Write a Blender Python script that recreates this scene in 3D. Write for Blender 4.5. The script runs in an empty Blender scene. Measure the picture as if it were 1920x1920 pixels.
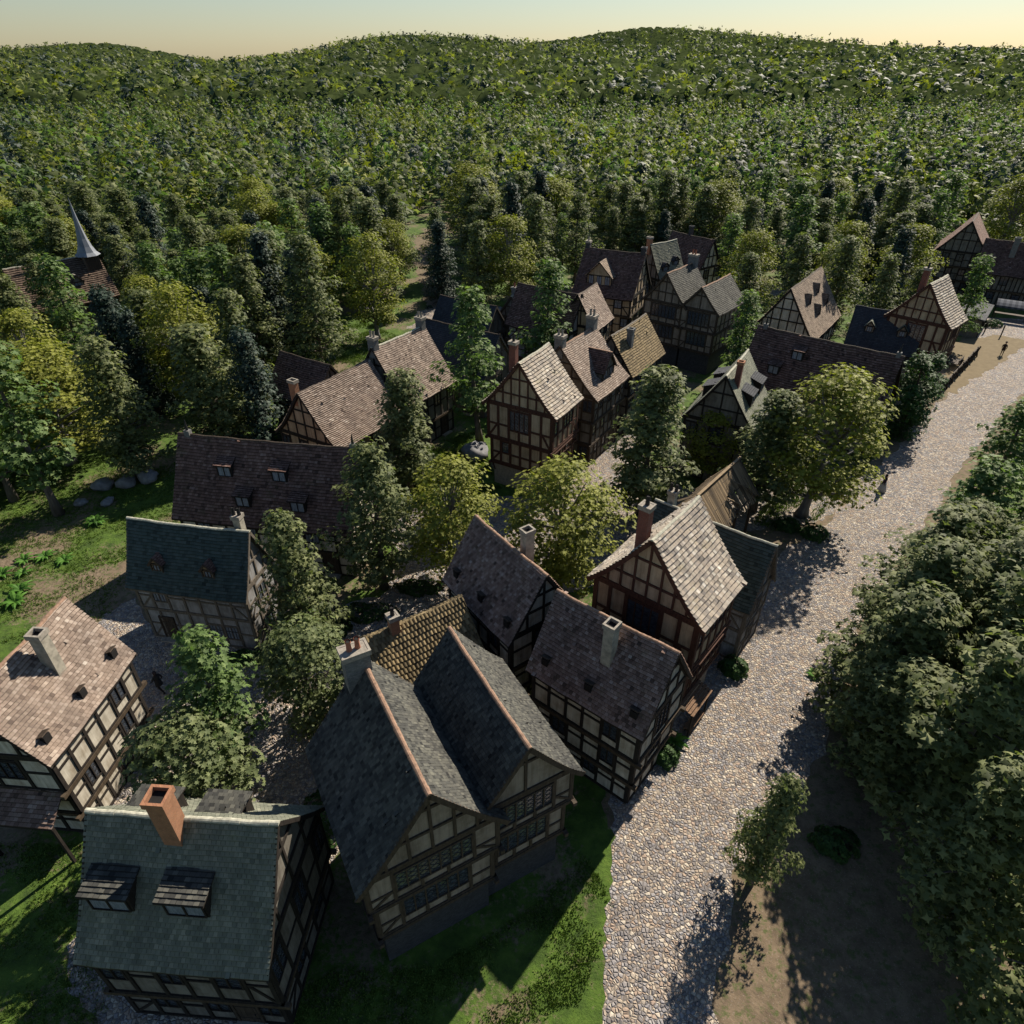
import bpy, math, random
import numpy as np
from mathutils import Matrix, Vector
R = math.radians
rng = random.Random(7)
C = bpy.context.scene.collection

# ------------------------------------------------------------------ camera, sky, sun, exposure
sc = bpy.context.scene
cam_d = bpy.data.cameras.new('camera'); cam = bpy.data.objects.new('camera', cam_d); C.objects.link(cam)
cam.location = (0, 0, 34); cam.rotation_euler = (R(90-34.157), 0, 0)
cam_d.sensor_width = 36; cam_d.lens = 36*1243.4/1920; cam_d.clip_end = 6000; cam_d.clip_start = .3
sc.camera = cam
SUN_AZ, SUN_EL = 38.5, 39.0
w = bpy.data.worlds.new('World'); sc.world = w; w.use_nodes = True
nt = w.node_tree; sky = nt.nodes.new('ShaderNodeTexSky'); sky.sky_type = 'NISHITA'; sky.sun_disc = False
sky.ozone_density = 4.0; sky.air_density = 1.3; sky.dust_density = .4; sky.sun_elevation = R(SUN_EL); sky.sun_rotation = R(SUN_AZ)
nt.links.new(sky.outputs[0], nt.nodes['Background'].inputs[0]); nt.nodes['Background'].inputs[1].default_value = 0.05
sd = Vector((math.sin(R(SUN_AZ))*math.cos(R(SUN_EL)), math.cos(R(SUN_AZ))*math.cos(R(SUN_EL)), math.sin(R(SUN_EL))))
sl = bpy.data.lights.new('sun', 'SUN'); sl.energy = 5; sl.angle = R(.5); sl.color = (1, .9, .75)
so = bpy.data.objects.new('sun', sl); C.objects.link(so); so.rotation_euler = sd.to_track_quat('Z', 'Y').to_euler(); so.location = (60, 70, 80)
sc.view_settings.view_transform = 'Standard'; sc.view_settings.look = 'None'
sc.view_settings.exposure = .85; sc.view_settings.gamma = 1
sc.cycles.max_bounces = 6; sc.cycles.diffuse_bounces = 3; sc.cycles.transmission_bounces = 3; sc.cycles.transparent_max_bounces = 4

# ------------------------------------------------------------------ materials
class N:
    def __init__(s, name, rough=.9):
        s.m = bpy.data.materials.new(name); s.m.use_nodes = True; s.t = s.m.node_tree
        s.b = s.t.nodes['Principled BSDF']; s.b.inputs['Roughness'].default_value = rough
        s.b.inputs['Specular IOR Level'].default_value = .25
    def n(s, typ, **k):
        o = s.t.nodes.new('ShaderNode'+typ)
        for a, v in k.items(): setattr(o, a, v)
        return o
    def l(s, a, b): s.t.links.new(a, b)
    def coord(s, scale=(1, 1, 1), obj=True):
        c = s.n('TexCoord'); m = s.n('Mapping'); m.inputs['Scale'].default_value = scale
        s.l(c.outputs['Object' if obj else 'Generated'], m.inputs[0]); return m.outputs[0]
    def noise(s, scale, vec, detail=4, rough=.6):
        o = s.n('TexNoise'); o.inputs['Scale'].default_value = scale; o.inputs['Detail'].default_value = detail
        o.inputs['Roughness'].default_value = rough; s.l(vec, o.inputs['Vector']); return o.outputs['Fac']
    def ramp(s, fac, stops, interp='LINEAR'):
        r = s.n('ValToRGB'); r.color_ramp.interpolation = interp; e = r.color_ramp.elements
        while len(e) < len(stops): e.new(.5)
        for i, (p, c) in enumerate(stops): e[i].position = p; e[i].color = (*c, 1) if len(c) == 3 else c
        s.l(fac, r.inputs[0]); return r.outputs[0]
    def mix(s, fac, a, b, mode='MIX'):
        m = s.n('Mix', data_type='RGBA', blend_type=mode)
        for sock, v in ((m.inputs[0], fac), (m.inputs[6], a), (m.inputs[7], b)):
            if hasattr(v, 'is_linked'): s.l(v, sock)
            elif isinstance(v, (int, float)): sock.default_value = v
            else: sock.default_value = (*v, 1)
        return m.outputs[2]
    def attr(s, name='tint'):
        a = s.n('Attribute'); a.attribute_name = name; return a.outputs['Fac']
    def bump(s, h, strength=.5, dist=.03):
        b = s.n('Bump'); b.inputs['Strength'].default_value = strength; b.inputs['Distance'].default_value = dist
        s.l(h, b.inputs['Height']); s.l(b.outputs[0], s.b.inputs['Normal'])
    def col(s, c): s.l(c, s.b.inputs['Base Color'])
def g3(v, k=1.0): return tuple(min(1, c*k) for c in v)

def roof_mat(name, stops=None, moss=None, weather=.5):
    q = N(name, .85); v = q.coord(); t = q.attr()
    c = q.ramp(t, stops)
    wv = q.noise(.55, v, 5); c = q.mix(weather, c, q.ramp(wv, [(.3, (.45, .45, .47)), (.55, (.85, .82, .8)), (.75, (1.15, 1.12, 1.05))]), 'MULTIPLY')
    sv = q.noise(1, q.coord((2.5, .5, .5)), 4); c = q.mix(.45, c, q.ramp(sv, [(.35, (.6, .6, .6)), (.65, (1.1, 1.1, 1.1))]), 'MULTIPLY')
    if moss: c = q.mix(q.ramp(q.noise(.8, q.coord((1, 1, 1.3)), 6, .7), [(.56, (0, 0, 0)), (.76, (.65, .65, .65))]), c, moss)
    q.col(c); q.bump(q.noise(30, v, 3), .35, .02); return q.m
RM = {
 'brown': roof_mat('brown_tile', moss=(.085, .08, .035), stops=[(0, (.03, .022, .018)), (.3, (.185, .118, .092)), (.6, (.265, .178, .143)), (.85, (.36, .27, .225)), (1, (.48, .42, .37))]),
 'pink': roof_mat('sunlit_pink_tile', [(0, (.05, .034, .03)), (.25, (.2, .152, .122)), (.6, (.275, .215, .175)), (.85, (.37, .305, .255)), (1, (.6, .54, .47))]),  # paler, pinker copy of the brown tile; its sunlit look sits in the colour
 'dark': roof_mat('dark_red_tile', moss=(.06, .06, .028), stops=[(0, (.022, .014, .011)), (.3, (.135, .076, .06)), (.6, (.185, .108, .086)), (.85, (.245, .158, .13)), (1, (.29, .215, .19))]),
 'light': roof_mat('pale_stone_tile', [(0, (.08, .07, .06)), (.28, (.28, .25, .22)), (.55, (.4, .34, .27)), (.8, (.5, .46, .39)), (1, (.68, .64, .58))], moss=(.2, .17, .06)),
 'green': roof_mat('green_slate', [(0, (.014, .022, .021)), (.35, (.045, .068, .064)), (1, (.08, .105, .1))], weather=.25),
 'slate': roof_mat('grey_slate', [(0, (.01, .011, .012)), (.35, (.058, .06, .056)), (1, (.14, .14, .118))], weather=.8),
 'blue': roof_mat('dark_blue_slate', [(0, (.028, .033, .042)), (.6, (.045, .05, .06)), (1, (.07, .075, .085))]),
 'moss': roof_mat('grey_green_shingle', [(0, (.11, .12, .09)), (.5, (.17, .18, .14)), (1, (.26, .26, .2))], moss=(.1, .11, .05)),
 'straw': roof_mat('ochre_tile', [(0, (.035, .025, .012)), (.4, (.17, .125, .06)), (1, (.29, .22, .12))]),
 'pan': roof_mat('ochre_pantile', [(0, (.05, .04, .025)), (.4, (.15, .115, .06)), (.75, (.25, .19, .1)), (1, (.38, .3, .17))], moss=(.09, .08, .04)),
 'plank': roof_mat('weathered_plank', [(0, (.06, .045, .03)), (.5, (.15, .11, .065)), (1, (.27, .2, .12))]),
 'tan': roof_mat('tan_tile', [(0, (.05, .036, .026)), (.35, (.21, .16, .12)), (1, (.34, .27, .2))]),
 'chapel': roof_mat('chapel_tile', [(0, (.06, .04, .03)), (.5, (.13, .09, .065)), (1, (.21, .16, .12))]),
 'lead': roof_mat('lead_sheet', [(0, (.17, .19, .22)), (1, (.24, .26, .29))], weather=.3),
}
def wood_mat(name, a, b):
    q = N(name, .8); v = q.coord((1, 1, .25)); c = q.ramp(q.noise(9, v, 6), [(.3, a), (.7, b)]); q.col(c)
    q.bump(q.noise(25, v, 3), .3, .01); return q.m
WD = {'black': wood_mat('black_timber', (.01, .008, .007), (.03, .024, .02)), 'red': wood_mat('red_brown_timber', (.035, .014, .01), (.085, .038, .024)),
      'brown': wood_mat('brown_timber', (.03, .022, .016), (.075, .055, .04)), 'grey': wood_mat('grey_timber', (.07, .06, .05), (.16, .135, .11)),
      'beam': wood_mat('jetty_timber', (.035, .025, .016), (.08, .058, .038)), 'plankw': wood_mat('plank_wood', (.09, .05, .03), (.22, .13, .075))}
def plaster_mat(name, base, stain):
    q = N(name, .92); v = q.coord()
    c = q.ramp(q.noise(1.3, v, 6, .65), [(.3, g3(stain)), (.5, g3(base, .88)), (.7, base)])
    c = q.mix(.75, c, q.ramp(q.noise(1, q.coord((5, 5, .5)), 5), [(.3, (.5, .47, .43)), (.58, (1, 1, 1))]), 'MULTIPLY')
    c = q.mix(.5, c, q.ramp(q.noise(.5, v, 3), [(.35, (.6, .58, .55)), (.6, (1.05, 1.05, 1.05))]), 'MULTIPLY')
    q.col(c); q.bump(q.noise(18, v, 3), .25, .02); return q.m
PL = {'white': plaster_mat('cream_plaster', (.56, .52, .44), (.36, .31, .24)), 'tan': plaster_mat('tan_plaster', (.46, .36, .24), (.32, .24, .15)),
      'grey': plaster_mat('grey_plaster', (.31, .31, .32), (.17, .165, .16)), 'beige': plaster_mat('beige_plaster', (.29, .245, .2), (.18, .15, .115)),
      'dim': plaster_mat('dim_plaster', (.2, .185, .16), (.11, .095, .08))}
def brick_mat(name, a, b, mortar, sc_=9):
    q = N(name, .9); v = q.coord(); br = q.n('TexBrick'); br.inputs['Scale'].default_value = sc_
    br.inputs['Color1'].default_value = (*a, 1); br.inputs['Color2'].default_value = (*b, 1); br.inputs['Mortar'].default_value = (*mortar, 1)
    # bricks on every side: use x+y as the running direction
    sep = q.n('SeparateXYZ'); q.l(v, sep.inputs[0]); ad = q.n('Math', operation='ADD'); q.l(sep.outputs[0], ad.inputs[0]); q.l(sep.outputs[1], ad.inputs[1])
    cm = q.n('CombineXYZ'); q.l(ad.outputs[0], cm.inputs[0]); q.l(sep.outputs[2], cm.inputs[1]); q.l(cm.outputs[0], br.inputs['Vector'])
    q.col(q.mix(.5, br.outputs[0], q.ramp(q.noise(3, v), [(.3, (.5, .5, .5)), (.7, (1.1, 1.1, 1.1))]), 'MULTIPLY')); q.bump(q.noise(20, v), .4, .02); return q.m
BR = {'red': brick_mat('red_brick', (.2, .06, .04), (.13, .045, .035), (.16, .13, .11)), 'orange': brick_mat('orange_brick', (.36, .17, .09), (.27, .12, .07), (.25, .18, .12)),
      'stone': brick_mat('grey_stone', (.2, .2, .19), (.13, .13, .13), (.1, .1, .1), 4), 'dark': brick_mat('dark_stone', (.07, .07, .075), (.045, .045, .05), (.03, .03, .03), 4)}
def flat(name, c, rough=.85, var=.3, scale=6):
    q = N(name, rough); q.col(q.ramp(q.noise(scale, q.coord(), 5), [(.3, g3(c, 1-var)), (.7, g3(c, 1+var))])); q.bump(q.noise(scale*4, q.coord(), 3), .2, .02); return q.m
M_SOOT = flat('soot', (.012, .011, .011)); M_STUCCO = flat('chimney_stucco', (.29, .265, .215), .9, .35, 3); M_CLAY = flat('terracotta', (.3, .12, .075), .8, .3)
M_RIDGE = flat('ridge_terracotta', (.23, .145, .1), .85, .4); M_RIDGEG = flat('ridge_stone', (.36, .35, .28), .9, .35); M_PALE = flat('pale_stone', (.25, .225, .19), .9, .3)
M_ROCK = flat('boulder_stone', (.2, .2, .21), .9, .35, 2); M_IRON = flat('dark_iron', (.02, .02, .022), .5)
q = N('window_glass', .15); q.b.inputs['Specular IOR Level'].default_value = .6
q.col(q.ramp(q.noise(5, q.coord()), [(.35, (.02, .025, .035)), (.65, (.07, .085, .11))])); M_GLASS = q.m
q = N('curtained_glass', .3); q.col(q.ramp(q.noise(3, q.coord((6, 6, 1))), [(.35, (.1, .12, .15)), (.65, (.22, .25, .3))])); M_GLASSP = q.m
M_LEAD = flat('window_lead', (.035, .037, .042), .6)
def leaf_mat(name, a, b, c2, trans=.35):
    q = N(name, .65); t = q.attr(); col = q.ramp(t, [(0, a), (.5, b), (1, c2)])
    q.col(col); q.b.inputs['Specular IOR Level'].default_value = .3
    tr = q.n('BsdfTranslucent'); q.l(q.mix(1.0, col, (1.0, 1.15, .55), 'MULTIPLY'), tr.inputs[0])
    ms = q.n('MixShader'); ms.inputs[0].default_value = trans; q.l(q.b.outputs[0], ms.inputs[1]); q.l(tr.outputs[0], ms.inputs[2])
    q.l(ms.outputs[0], q.t.nodes['Material Output'].inputs[0]); return q.m
LM = {'P': leaf_mat('olive_leaf', (.04, .055, .02), (.115, .14, .05), (.26, .28, .115), .42), 'S': leaf_mat('bright_leaf', (.04, .075, .02), (.105, .17, .05), (.2, .275, .1), .42),
      'Y': leaf_mat('yellow_green_leaf', (.085, .1, .012), (.19, .205, .026), (.31, .32, .06)), 'D': leaf_mat('dark_needle', (.012, .025, .018), (.026, .048, .034), (.05, .08, .055), .15),
      'C': leaf_mat('deep_green_leaf', (.015, .04, .008), (.03, .07, .014), (.06, .13, .025), .25), 'L': leaf_mat('pale_leaf', (.06, .085, .03), (.12, .15, .06), (.2, .23, .1)),
      'F': leaf_mat('fern_frond', (.03, .09, .008), (.06, .16, .015), (.1, .23, .03)), 'G': leaf_mat('grass_blade', (.045, .085, .01), (.09, .145, .02), (.16, .21, .05), .2)}
def bark(name, a, b):
    q = N(name, .95); v = q.coord((1, 1, .2)); q.col(q.ramp(q.noise(7, v, 6), [(.3, a), (.7, b)])); q.bump(q.noise(14, v, 4), .5, .04); return q.m
BK = {'P': bark('grey_bark', (.06, .05, .045), (.15, .13, .115)), 'Y': bark('pale_grey_bark', (.11, .11, .115), (.23, .22, .22)), 'D': bark('dark_bark', (.03, .024, .02), (.08, .065, .055))}

# ------------------------------------------------------------------ mesh builder
class MB:
    def __init__(s): s.v = []; s.f = []; s.t = []; s.mi = []; s.mats = []; s.xf = Matrix.Identity(4); s.cur = 0
    def mat(s, m):
        if m not in s.mats: s.mats.append(m)
        s.cur = s.mats.index(m); return s
    def add(s, vs, fs, tint=None):
        b = len(s.v); X = s.xf
        s.v += [tuple(X @ Vector(p)) for p in vs]
        for f in fs: s.f.append([b+i for i in f]); s.t.append(rng.random() if tint is None else tint); s.mi.append(s.cur)
    def box(s, x0, x1, y0, y1, z0, z1, tint=None):
        s.add([(x0, y0, z0), (x1, y0, z0), (x1, y1, z0), (x0, y1, z0), (x0, y0, z1), (x1, y0, z1), (x1, y1, z1), (x0, y1, z1)],
              [(0, 3, 2, 1), (4, 5, 6, 7), (0, 1, 5, 4), (1, 2, 6, 5), (2, 3, 7, 6), (3, 0, 4, 7)], tint)
    def bar(s, p, q, wx, wy, up=(0, 0, 1), tint=None):
        p, q = Vector(p), Vector(q); d = q-p
        if d.length < 1e-5: return
        d.normalize(); a = d.cross(Vector(up))
        if a.length < 1e-4: a = d.cross(Vector((1, 0, 0)))
        a.normalize(); b = a.cross(d); a *= wx/2; b *= wy/2
        s.add([p-a-b, p+a-b, p+a+b, p-a+b, q-a-b, q+a-b, q+a+b, q-a+b], [(0, 1, 2, 3), (7, 6, 5, 4), (0, 4, 5, 1), (1, 5, 6, 2), (2, 6, 7, 3), (3, 7, 4, 0)], tint)
    def tube(s, pts, rad, n=8, caps=True, tint=None):
        rings = []
        for i, p in enumerate(pts):
            p = Vector(p); d = (Vector(pts[min(i+1, len(pts)-1)])-Vector(pts[max(i-1, 0)])).normalized()
            a = d.orthogonal().normalized() if abs(d.z) < .95 else Vector((1, 0, 0)); a = (a-d*a.dot(d)).normalized(); b = d.cross(a)
            rings.append([p+(a*math.cos(t)+b*math.sin(t))*rad[i] for t in [2*math.pi*k/n for k in range(n)]])
        vs = [v for r in rings for v in r]; fs = []
        for i in range(len(pts)-1):
            for k in range(n): fs.append((i*n+k, i*n+(k+1) % n, (i+1)*n+(k+1) % n, (i+1)*n+k))
        if caps: fs += [tuple(reversed(range(n))), tuple(range((len(pts)-1)*n, len(pts)*n))]
        s.add(vs, fs, tint)
    def build(s, name, parent=None, smooth=False):
        if name in ('roof', 'ridge_cap') and s.v:
            x0 = min(p[0] for p in s.v); x1 = max(p[0] for p in s.v); ph = (x1-x0)*7.3
            s.v = [(x, y, z+.05-.10*(1-((2*x-x0-x1)/(x1-x0))**2)*min(1, (x1-x0)/8)+.022*math.sin(x*1.9+ph+y*.6)+.014*math.sin(x*4.3+y*2.1+ph)) for x, y, z in s.v]
        me = bpy.data.meshes.new(name); me.from_pydata(s.v, [], s.f)
        for m in s.mats: me.materials.append(m)
        if len(s.mats) > 1: me.polygons.foreach_set('material_index', s.mi)
        at = me.attributes.new('tint', 'FLOAT', 'FACE'); at.data.foreach_set('value', s.t)
        if smooth: me.polygons.foreach_set('use_smooth', [True]*len(s.f))
        me.update(); o = bpy.data.objects.new(name, me); C.objects.link(o)
        if parent: o.parent = parent
        return o
def tag(o, label=None, cat=None, group=None, kind=None):
    for k, v in (('label', label), ('category', cat), ('group', group), ('kind', kind)):
        if v: o[k] = v
    return o
def empty(name, loc, yaw=0, label=None, cat=None, group=None):
    o = bpy.data.objects.new(name, None); C.objects.link(o); o.location = loc; o.rotation_euler = (0, 0, R(yaw)); o.empty_display_size = .5
    return tag(o, label, cat, group)
def link_copy(o, parent=None):
    c = o.copy(); C.objects.link(c)
    if parent: c.parent = parent
    return c
def copy_tree(o, parent=None):
    c = link_copy(o, parent)
    for ch in [k for k in bpy.data.objects if k.parent == o]: copy_tree(ch, c)
    return c

# ------------------------------------------------------------------ roofs
def resample(prof, s):
    acc = 0
    for i in range(len(prof)-1):
        a, b = prof[i], prof[i+1]; l = math.hypot(b[0]-a[0], b[1]-a[1])
        if s <= acc+l or i == len(prof)-2:
            t = (s-acc)/l; return (a[0]+(b[0]-a[0])*t, a[1]+(b[1]-a[1])*t), ((b[0]-a[0])/l, (b[1]-a[1])/l)
        acc += l
def plen(prof): return sum(math.hypot(prof[i+1][0]-prof[i][0], prof[i+1][1]-prof[i][1]) for i in range(len(prof)-1))
def tiles(mb, side, prof, x0, x1, te, tw, th=.035, rag=.0, barrel=False, edge=None):
    """lay overlapping tiles on one slope; prof runs ridge->eave in (y, z)"""
    Ls = plen(prof); n = max(2, round(Ls/te)); te = Ls/n
    for i in range(n):
        s0, s1 = i*te-.3*te, (i+1)*te
        (ya, za), d = resample(prof, max(0, s0)); (yb, zb), d2 = resample(prof, s1+(rag*rng.random() if i == n-1 else 0))
        nx, nz = -d2[1], d2[0]
        off = (i % 2)*tw*.5
        x = x0-off
        while x < x1-1e-3:
            a, b = max(x, x0), min(x+tw, x1); x += tw
            if b-a < .02: continue
            t = rng.betavariate(3.2, 3.4); hh = 2.0*th*(.85+.3*rng.random()); g = .006+rng.random()*.008
            if edge and (i == n-1 or i == 0): t = min(1, t*.6+.35)
            if barrel:
                m = 5; vs = []
                for k in range(m):
                    u = k/(m-1); xx = a+(b-a)*u; h = math.sin(math.pi*u)*tw*.34
                    vs += [(xx, side*(ya+nx*h*.8), za+nz*h*.8), (xx, side*(yb+nx*(h+hh)), zb+nz*(h+hh))]
                fs = [(2*k, 2*k+1, 2*k+3, 2*k+2) for k in range(m-1)]
                fs = [f if side < 0 else f[::-1] for f in fs]
                b0 = len(vs); vs += [((a+b)/2, side*yb, zb)]; fs += [(2*k+1, b0, 2*k+3) for k in range(m-1)]
                mb.add(vs, fs, t); continue
            sl_ = (rng.random()-.5)*.012
            if rng.random() < .005: hh *= 2.2; sl_ = (rng.random()-.5)*.06      # a slipped tile
            # top face, then a bevelled, shade-tinted nose that drops to the row below
            (yn, zn), d3 = resample(prof, max(0, s1-.2*te))
            vs = [(a, side*ya+side*nx*.004, za+nz*.004), (b-g, side*ya+side*nx*.004, za+nz*.004), (b-g, side*(yn+nx*(hh+sl_)), zn+nz*(hh+sl_)), (a, side*(yn+nx*(hh-sl_)), zn+nz*(hh-sl_)),
                  (b-g, side*(yb+nx*.012), zb+nz*.012), (a, side*(yb+nx*.012), zb+nz*.012)]
            fs = [(0, 3, 2, 1), (3, 5, 4, 2)] if side > 0 else [(0, 1, 2, 3), (3, 2, 4, 5)]
            mb.add(vs, fs, t); mb.t[-1] = t*.12  # low tint paints the shadow line between courses onto the nose
def slab(mb, side, prof, x0, x1, th=.12):
    n = len(prof); m = max(1, math.ceil((x1-x0)/.6)); vs = []
    for dz in (.004, th):
        for (y, z) in prof: vs += [(x0+(x1-x0)*k/m, side*y, z-dz) for k in range(m+1)]
    w_ = m+1; B = n*w_; fs = []
    for i in range(n-1):
        for k in range(m): a = i*w_+k; fs += [(a, a+1, a+1+w_, a+w_), (B+a, B+a+w_, B+a+1+w_, B+a+1)]
        a = i*w_; b = i*w_+m; fs += [(a, a+w_, B+a+w_, B+a), (b, B+b, B+b+w_, b+w_)]
    for k in range(m): fs += [(k, B+k, B+k+1, k+1), ((n-1)*w_+k, (n-1)*w_+k+1, B+(n-1)*w_+k+1, B+(n-1)*w_+k)]
    mb.add(vs, fs)
def make_roof(name, parent, prof, x0, x1, rm, te, tw, wood, th=.035, ridge=None, rag=0, barrel=False, sides=(1, -1), barge=.18, edge=None):
    mb = MB()
    for s in sides:
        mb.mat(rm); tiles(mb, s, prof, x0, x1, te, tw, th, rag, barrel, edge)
        mb.mat(wood); slab(mb, s, prof, x0+.03, x1-.03)
        if barge:
            for x in (x0+.05, x1-.05):
                for i in range(len(prof)-1):
                    a, b = prof[i], prof[i+1]; mb.bar((x, s*a[0], a[1]-barge/2-.02), (x, s*b[0], b[1]-barge/2-.02), .09, barge)
    o = mb.build(name, parent)
    if ridge:
        m2 = MB().mat(ridge); x = x0; zr = prof[0][1]
        while x < x1-.05:
            b = min(x+.38, x1); r = .08+.015*rng.random()
            vs = []
            for xx, rr in ((x, r), (b+.02, r+.012)):
                for k in range(6): a = math.pi*k/5; vs.append((xx, math.cos(a)*rr*1.2, zr-.07+math.sin(a)*rr*1.1))
            m2.add(vs, [(k, k+1, k+7, k+6) for k in range(5)]+[(5, 4, 3, 2, 1, 0), (6, 7, 8, 9, 10, 11)]); x = b
        m2.build('ridge_cap', o)
    return o
def prof_of(hw, He, Hr, flare=0):
    d = Hr-He
    if not flare: return [(0, Hr), (hw, He)]
    return [(0, Hr), (hw*.45, Hr-d*(.45+flare*.09)), (hw*.7, Hr-d*(.7+flare*.10)), (hw*.88, Hr-d*(.88+flare*.05)), (hw, He)]
def zat(prof, y):
    y = abs(y)
    for (a, za), (b, zb) in zip(prof, prof[1:]):
        if y <= b+1e-6: return za+(zb-za)*(y-a)/(b-a)
    return prof[-1][1]

# ------------------------------------------------------------------ facades
def window(parent, o, u, n, a0, a1, z0, z1, wood, style='lattice', name='window'):
    """a window standing 2-7 cm proud of the wall; frame mesh with the pane as its sub-part"""
    def P(a, z, d): return (o[0]+u[0]*a+n[0]*d, o[1]+u[1]*a+n[1]*d, z)
    mb = MB().mat(wood); up = (n[0], n[1], 0); fw = .07
    for (p, q_) in (((a0, z0), (a1, z0)), ((a0, z1), (a1, z1)), ((a0, z0), (a0, z1)), ((a1, z0), (a1, z1))):
        mb.bar(P(*p, .045), P(*q_, .045), fw, .09, up)
    k = max(1, round((a1-a0)/.5))
    for i in range(1, k): x = a0+(a1-a0)*i/k; mb.bar(P(x, z0, .047), P(x, z1, .047), .06, .075, up)
    mb.mat(M_LEAD)
    if style == 'lattice':
        c = (a1-a0)/k
        for i in range(k):
            b = a0+c*i; m = max(2, int((z1-z0)/.28))
            for j in range(m):
                za, zb = z0+(z1-z0)*j/m, z0+(z1-z0)*(j+1)/m
                mb.bar(P(b, za, .028), P(b+c, zb, .028), .018, .018, up); mb.bar(P(b+c, za, .030), P(b, zb, .030), .018, .018, up)
    else:
        zm = z0+(z1-z0)*.6; mb.bar(P(a0, zm, .032), P(a1, zm, .032), .045, .03, up)
        for i in range(k): x = a0+(a1-a0)*(i+.5)/k; mb.bar(P(x, z0, .03), P(x, z1, .03), .03, .025, up)
    f = mb.build(name, parent)
    g = MB().mat(M_GLASS if style == 'lattice' else M_GLASSP); g.add([P(a0, z0, .02), P(a1, z0, .02), P(a1, z1, .02), P(a0, z1, .02)], [(0, 1, 2, 3)]); g.build('pane', f)
    return f
def door(parent, o, u, n, a0, a1, z1, wood):
    def P(a, z, d): return (o[0]+u[0]*a+n[0]*d, o[1]+u[1]*a+n[1]*d, z)
    mb = MB().mat(wood); up = (n[0], n[1], 0)
    k = 5; c = (a1-a0)/k
    for i in range(k): mb.bar(P(a0+c*(i+.5), .12, .04), P(a0+c*(i+.5), z1, .04), c-.012, .05+.006*(i % 2), up)
    for z in (.5, z1-.4): mb.bar(P(a0+.04, z, .075), P(a1-.04, z, .075), .1, .03, up)
    mb.bar(P(a0-.06, z1+.05, .05), P(a1+.06, z1+.05, .05), .12, .12, up)
    for a in (a0-.05, a1+.05): mb.bar(P(a, 0, .05), P(a, z1+.1, .05), .1, .11, up)
    mb.mat(M_PALE); mb.bar(P(a0-.2, .06, .25), P(a1+.2, .06, .25), .12, .5, up)
    d = mb.build('door', parent)
    h = MB().mat(M_IRON); h.tube([P(a1-.14, 1.0, .07), P(a1-.14, 1.0, .14), P(a1-.14, 1.12, .14)], [.02, .02, .02], 6); h.build('handle', d)
def facade(T, parent, o, u, n, w, z0, z1, wood, nb, wins=(), mid=.5, brace=(), post=.15, rail=.14, style='lattice', close=False, sill=True):
    """timber pattern of one storey of one wall side into T, windows as objects. wins: (bay0, bay1, zlo, zhi) fractions"""
    def P(a, z, d=.0): return (o[0]+u[0]*a+n[0]*d, o[1]+u[1]*a+n[1]*d, z)
    up = (n[0], n[1], 0); T.mat(wood)
    if sill: T.bar(P(0, z0+rail/2), P(w, z0+rail/2), rail, .15, up)
    T.bar(P(0, z1-rail/2), P(w, z1-rail/2), rail, .146, up)
    xs = [w*i/nb for i in range(nb+1)]
    xs = [xs[0]+post/2]+[x+rng.uniform(-.05, .05)*w/nb for x in xs[1:-1]]+[xs[-1]-post/2]
    ws = []
    for (b0, b1, f0, f1) in wins:
        za, zb = z0+rail+(z1-z0-2*rail)*f0, z0+rail+(z1-z0-2*rail)*f1
        ws.append((xs[b0]+post/2, xs[b1]-post/2, za, zb, b0, b1)); window(parent, o, u, n, xs[b0]+post/2+.02, xs[b1]-post/2-.02, za+.04, zb-.04, wood, style)
    for i, x in enumerate(xs):
        k = 1.25 if i in (0, nb) else 1
        inside = [q_ for q_ in ws if q_[4] < i < q_[5]]
        if inside:
            q_ = inside[0]
            if q_[2]-z0 > .25: T.bar(P(x, z0+rail), P(x, q_[2]), post, .13, up)
            if z1-q_[3] > .25: T.bar(P(x, q_[3]), P(x, z1-rail), post, .13, up)
        else: T.bar(P(x, z0+rail), P(x, z1-rail), post*k, .13+.004*(i % 2), up)
    zm = z0+(z1-z0)*mid
    for i in range(nb):
        a, b = xs[i]+post/2, xs[i+1]-post/2
        q_ = [q_ for q_ in ws if q_[4] <= i < q_[5]]
        if q_:
            if q_[0][2]-z0 > .25: T.bar(P(a, q_[0][2]), P(b, q_[0][2]), rail*.8, .12, up)
            if z1-q_[0][3] > .25: T.bar(P(a, q_[0][3]), P(b, q_[0][3]), rail*.8, .12, up)
        elif mid and not close: T.bar(P(a, zm), P(b, zm), rail*.85, .115, up)
        if i in brace:
            s = -1 if i >= nb/2 else 1; top = zm if mid else z1-rail
            p, q2 = ((a, z0+rail), (b, top)) if s > 0 else ((b, z0+rail), (a, top))
            T.bar(P(*p), P(*q2), post*.85, .1, up)
def studs_gable(T, x, nx, prof, ww, zb, wood, nb=6, collar=(.5,), post=.13, arch=False):
    def P(y, z, d=0): return (x+nx*d, y, z)
    up = (nx, 0, 0); T.mat(wood)
    zt = lambda y: zat(prof, y)-.16
    T.bar(P(-ww, zb+.1), P(ww, zb+.1), .17, .15, up)
    for i in range(1, nb):
        y = -ww+2*ww*i/nb
        if zt(y)-zb > .3: T.bar(P(y, zb+.18), P(y, zt(y)), post, .125+.003*(i % 2), up)
    zr = prof[0][1]
    for c in collar:
        z = zb+(zr-zb)*c
        yl = ww
        while yl > 0 and zt(yl) < z: yl -= .03
        T.bar(P(-yl, z), P(yl, z), .14, .14, up)
    for s in (1, -1):
        for (a, za), (b, zb2) in zip(prof, prof[1:]): T.bar(P(s*a, za-.2), P(s*min(b, ww), zat(prof, min(b, ww))-.2), .16, .135, up)
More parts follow.
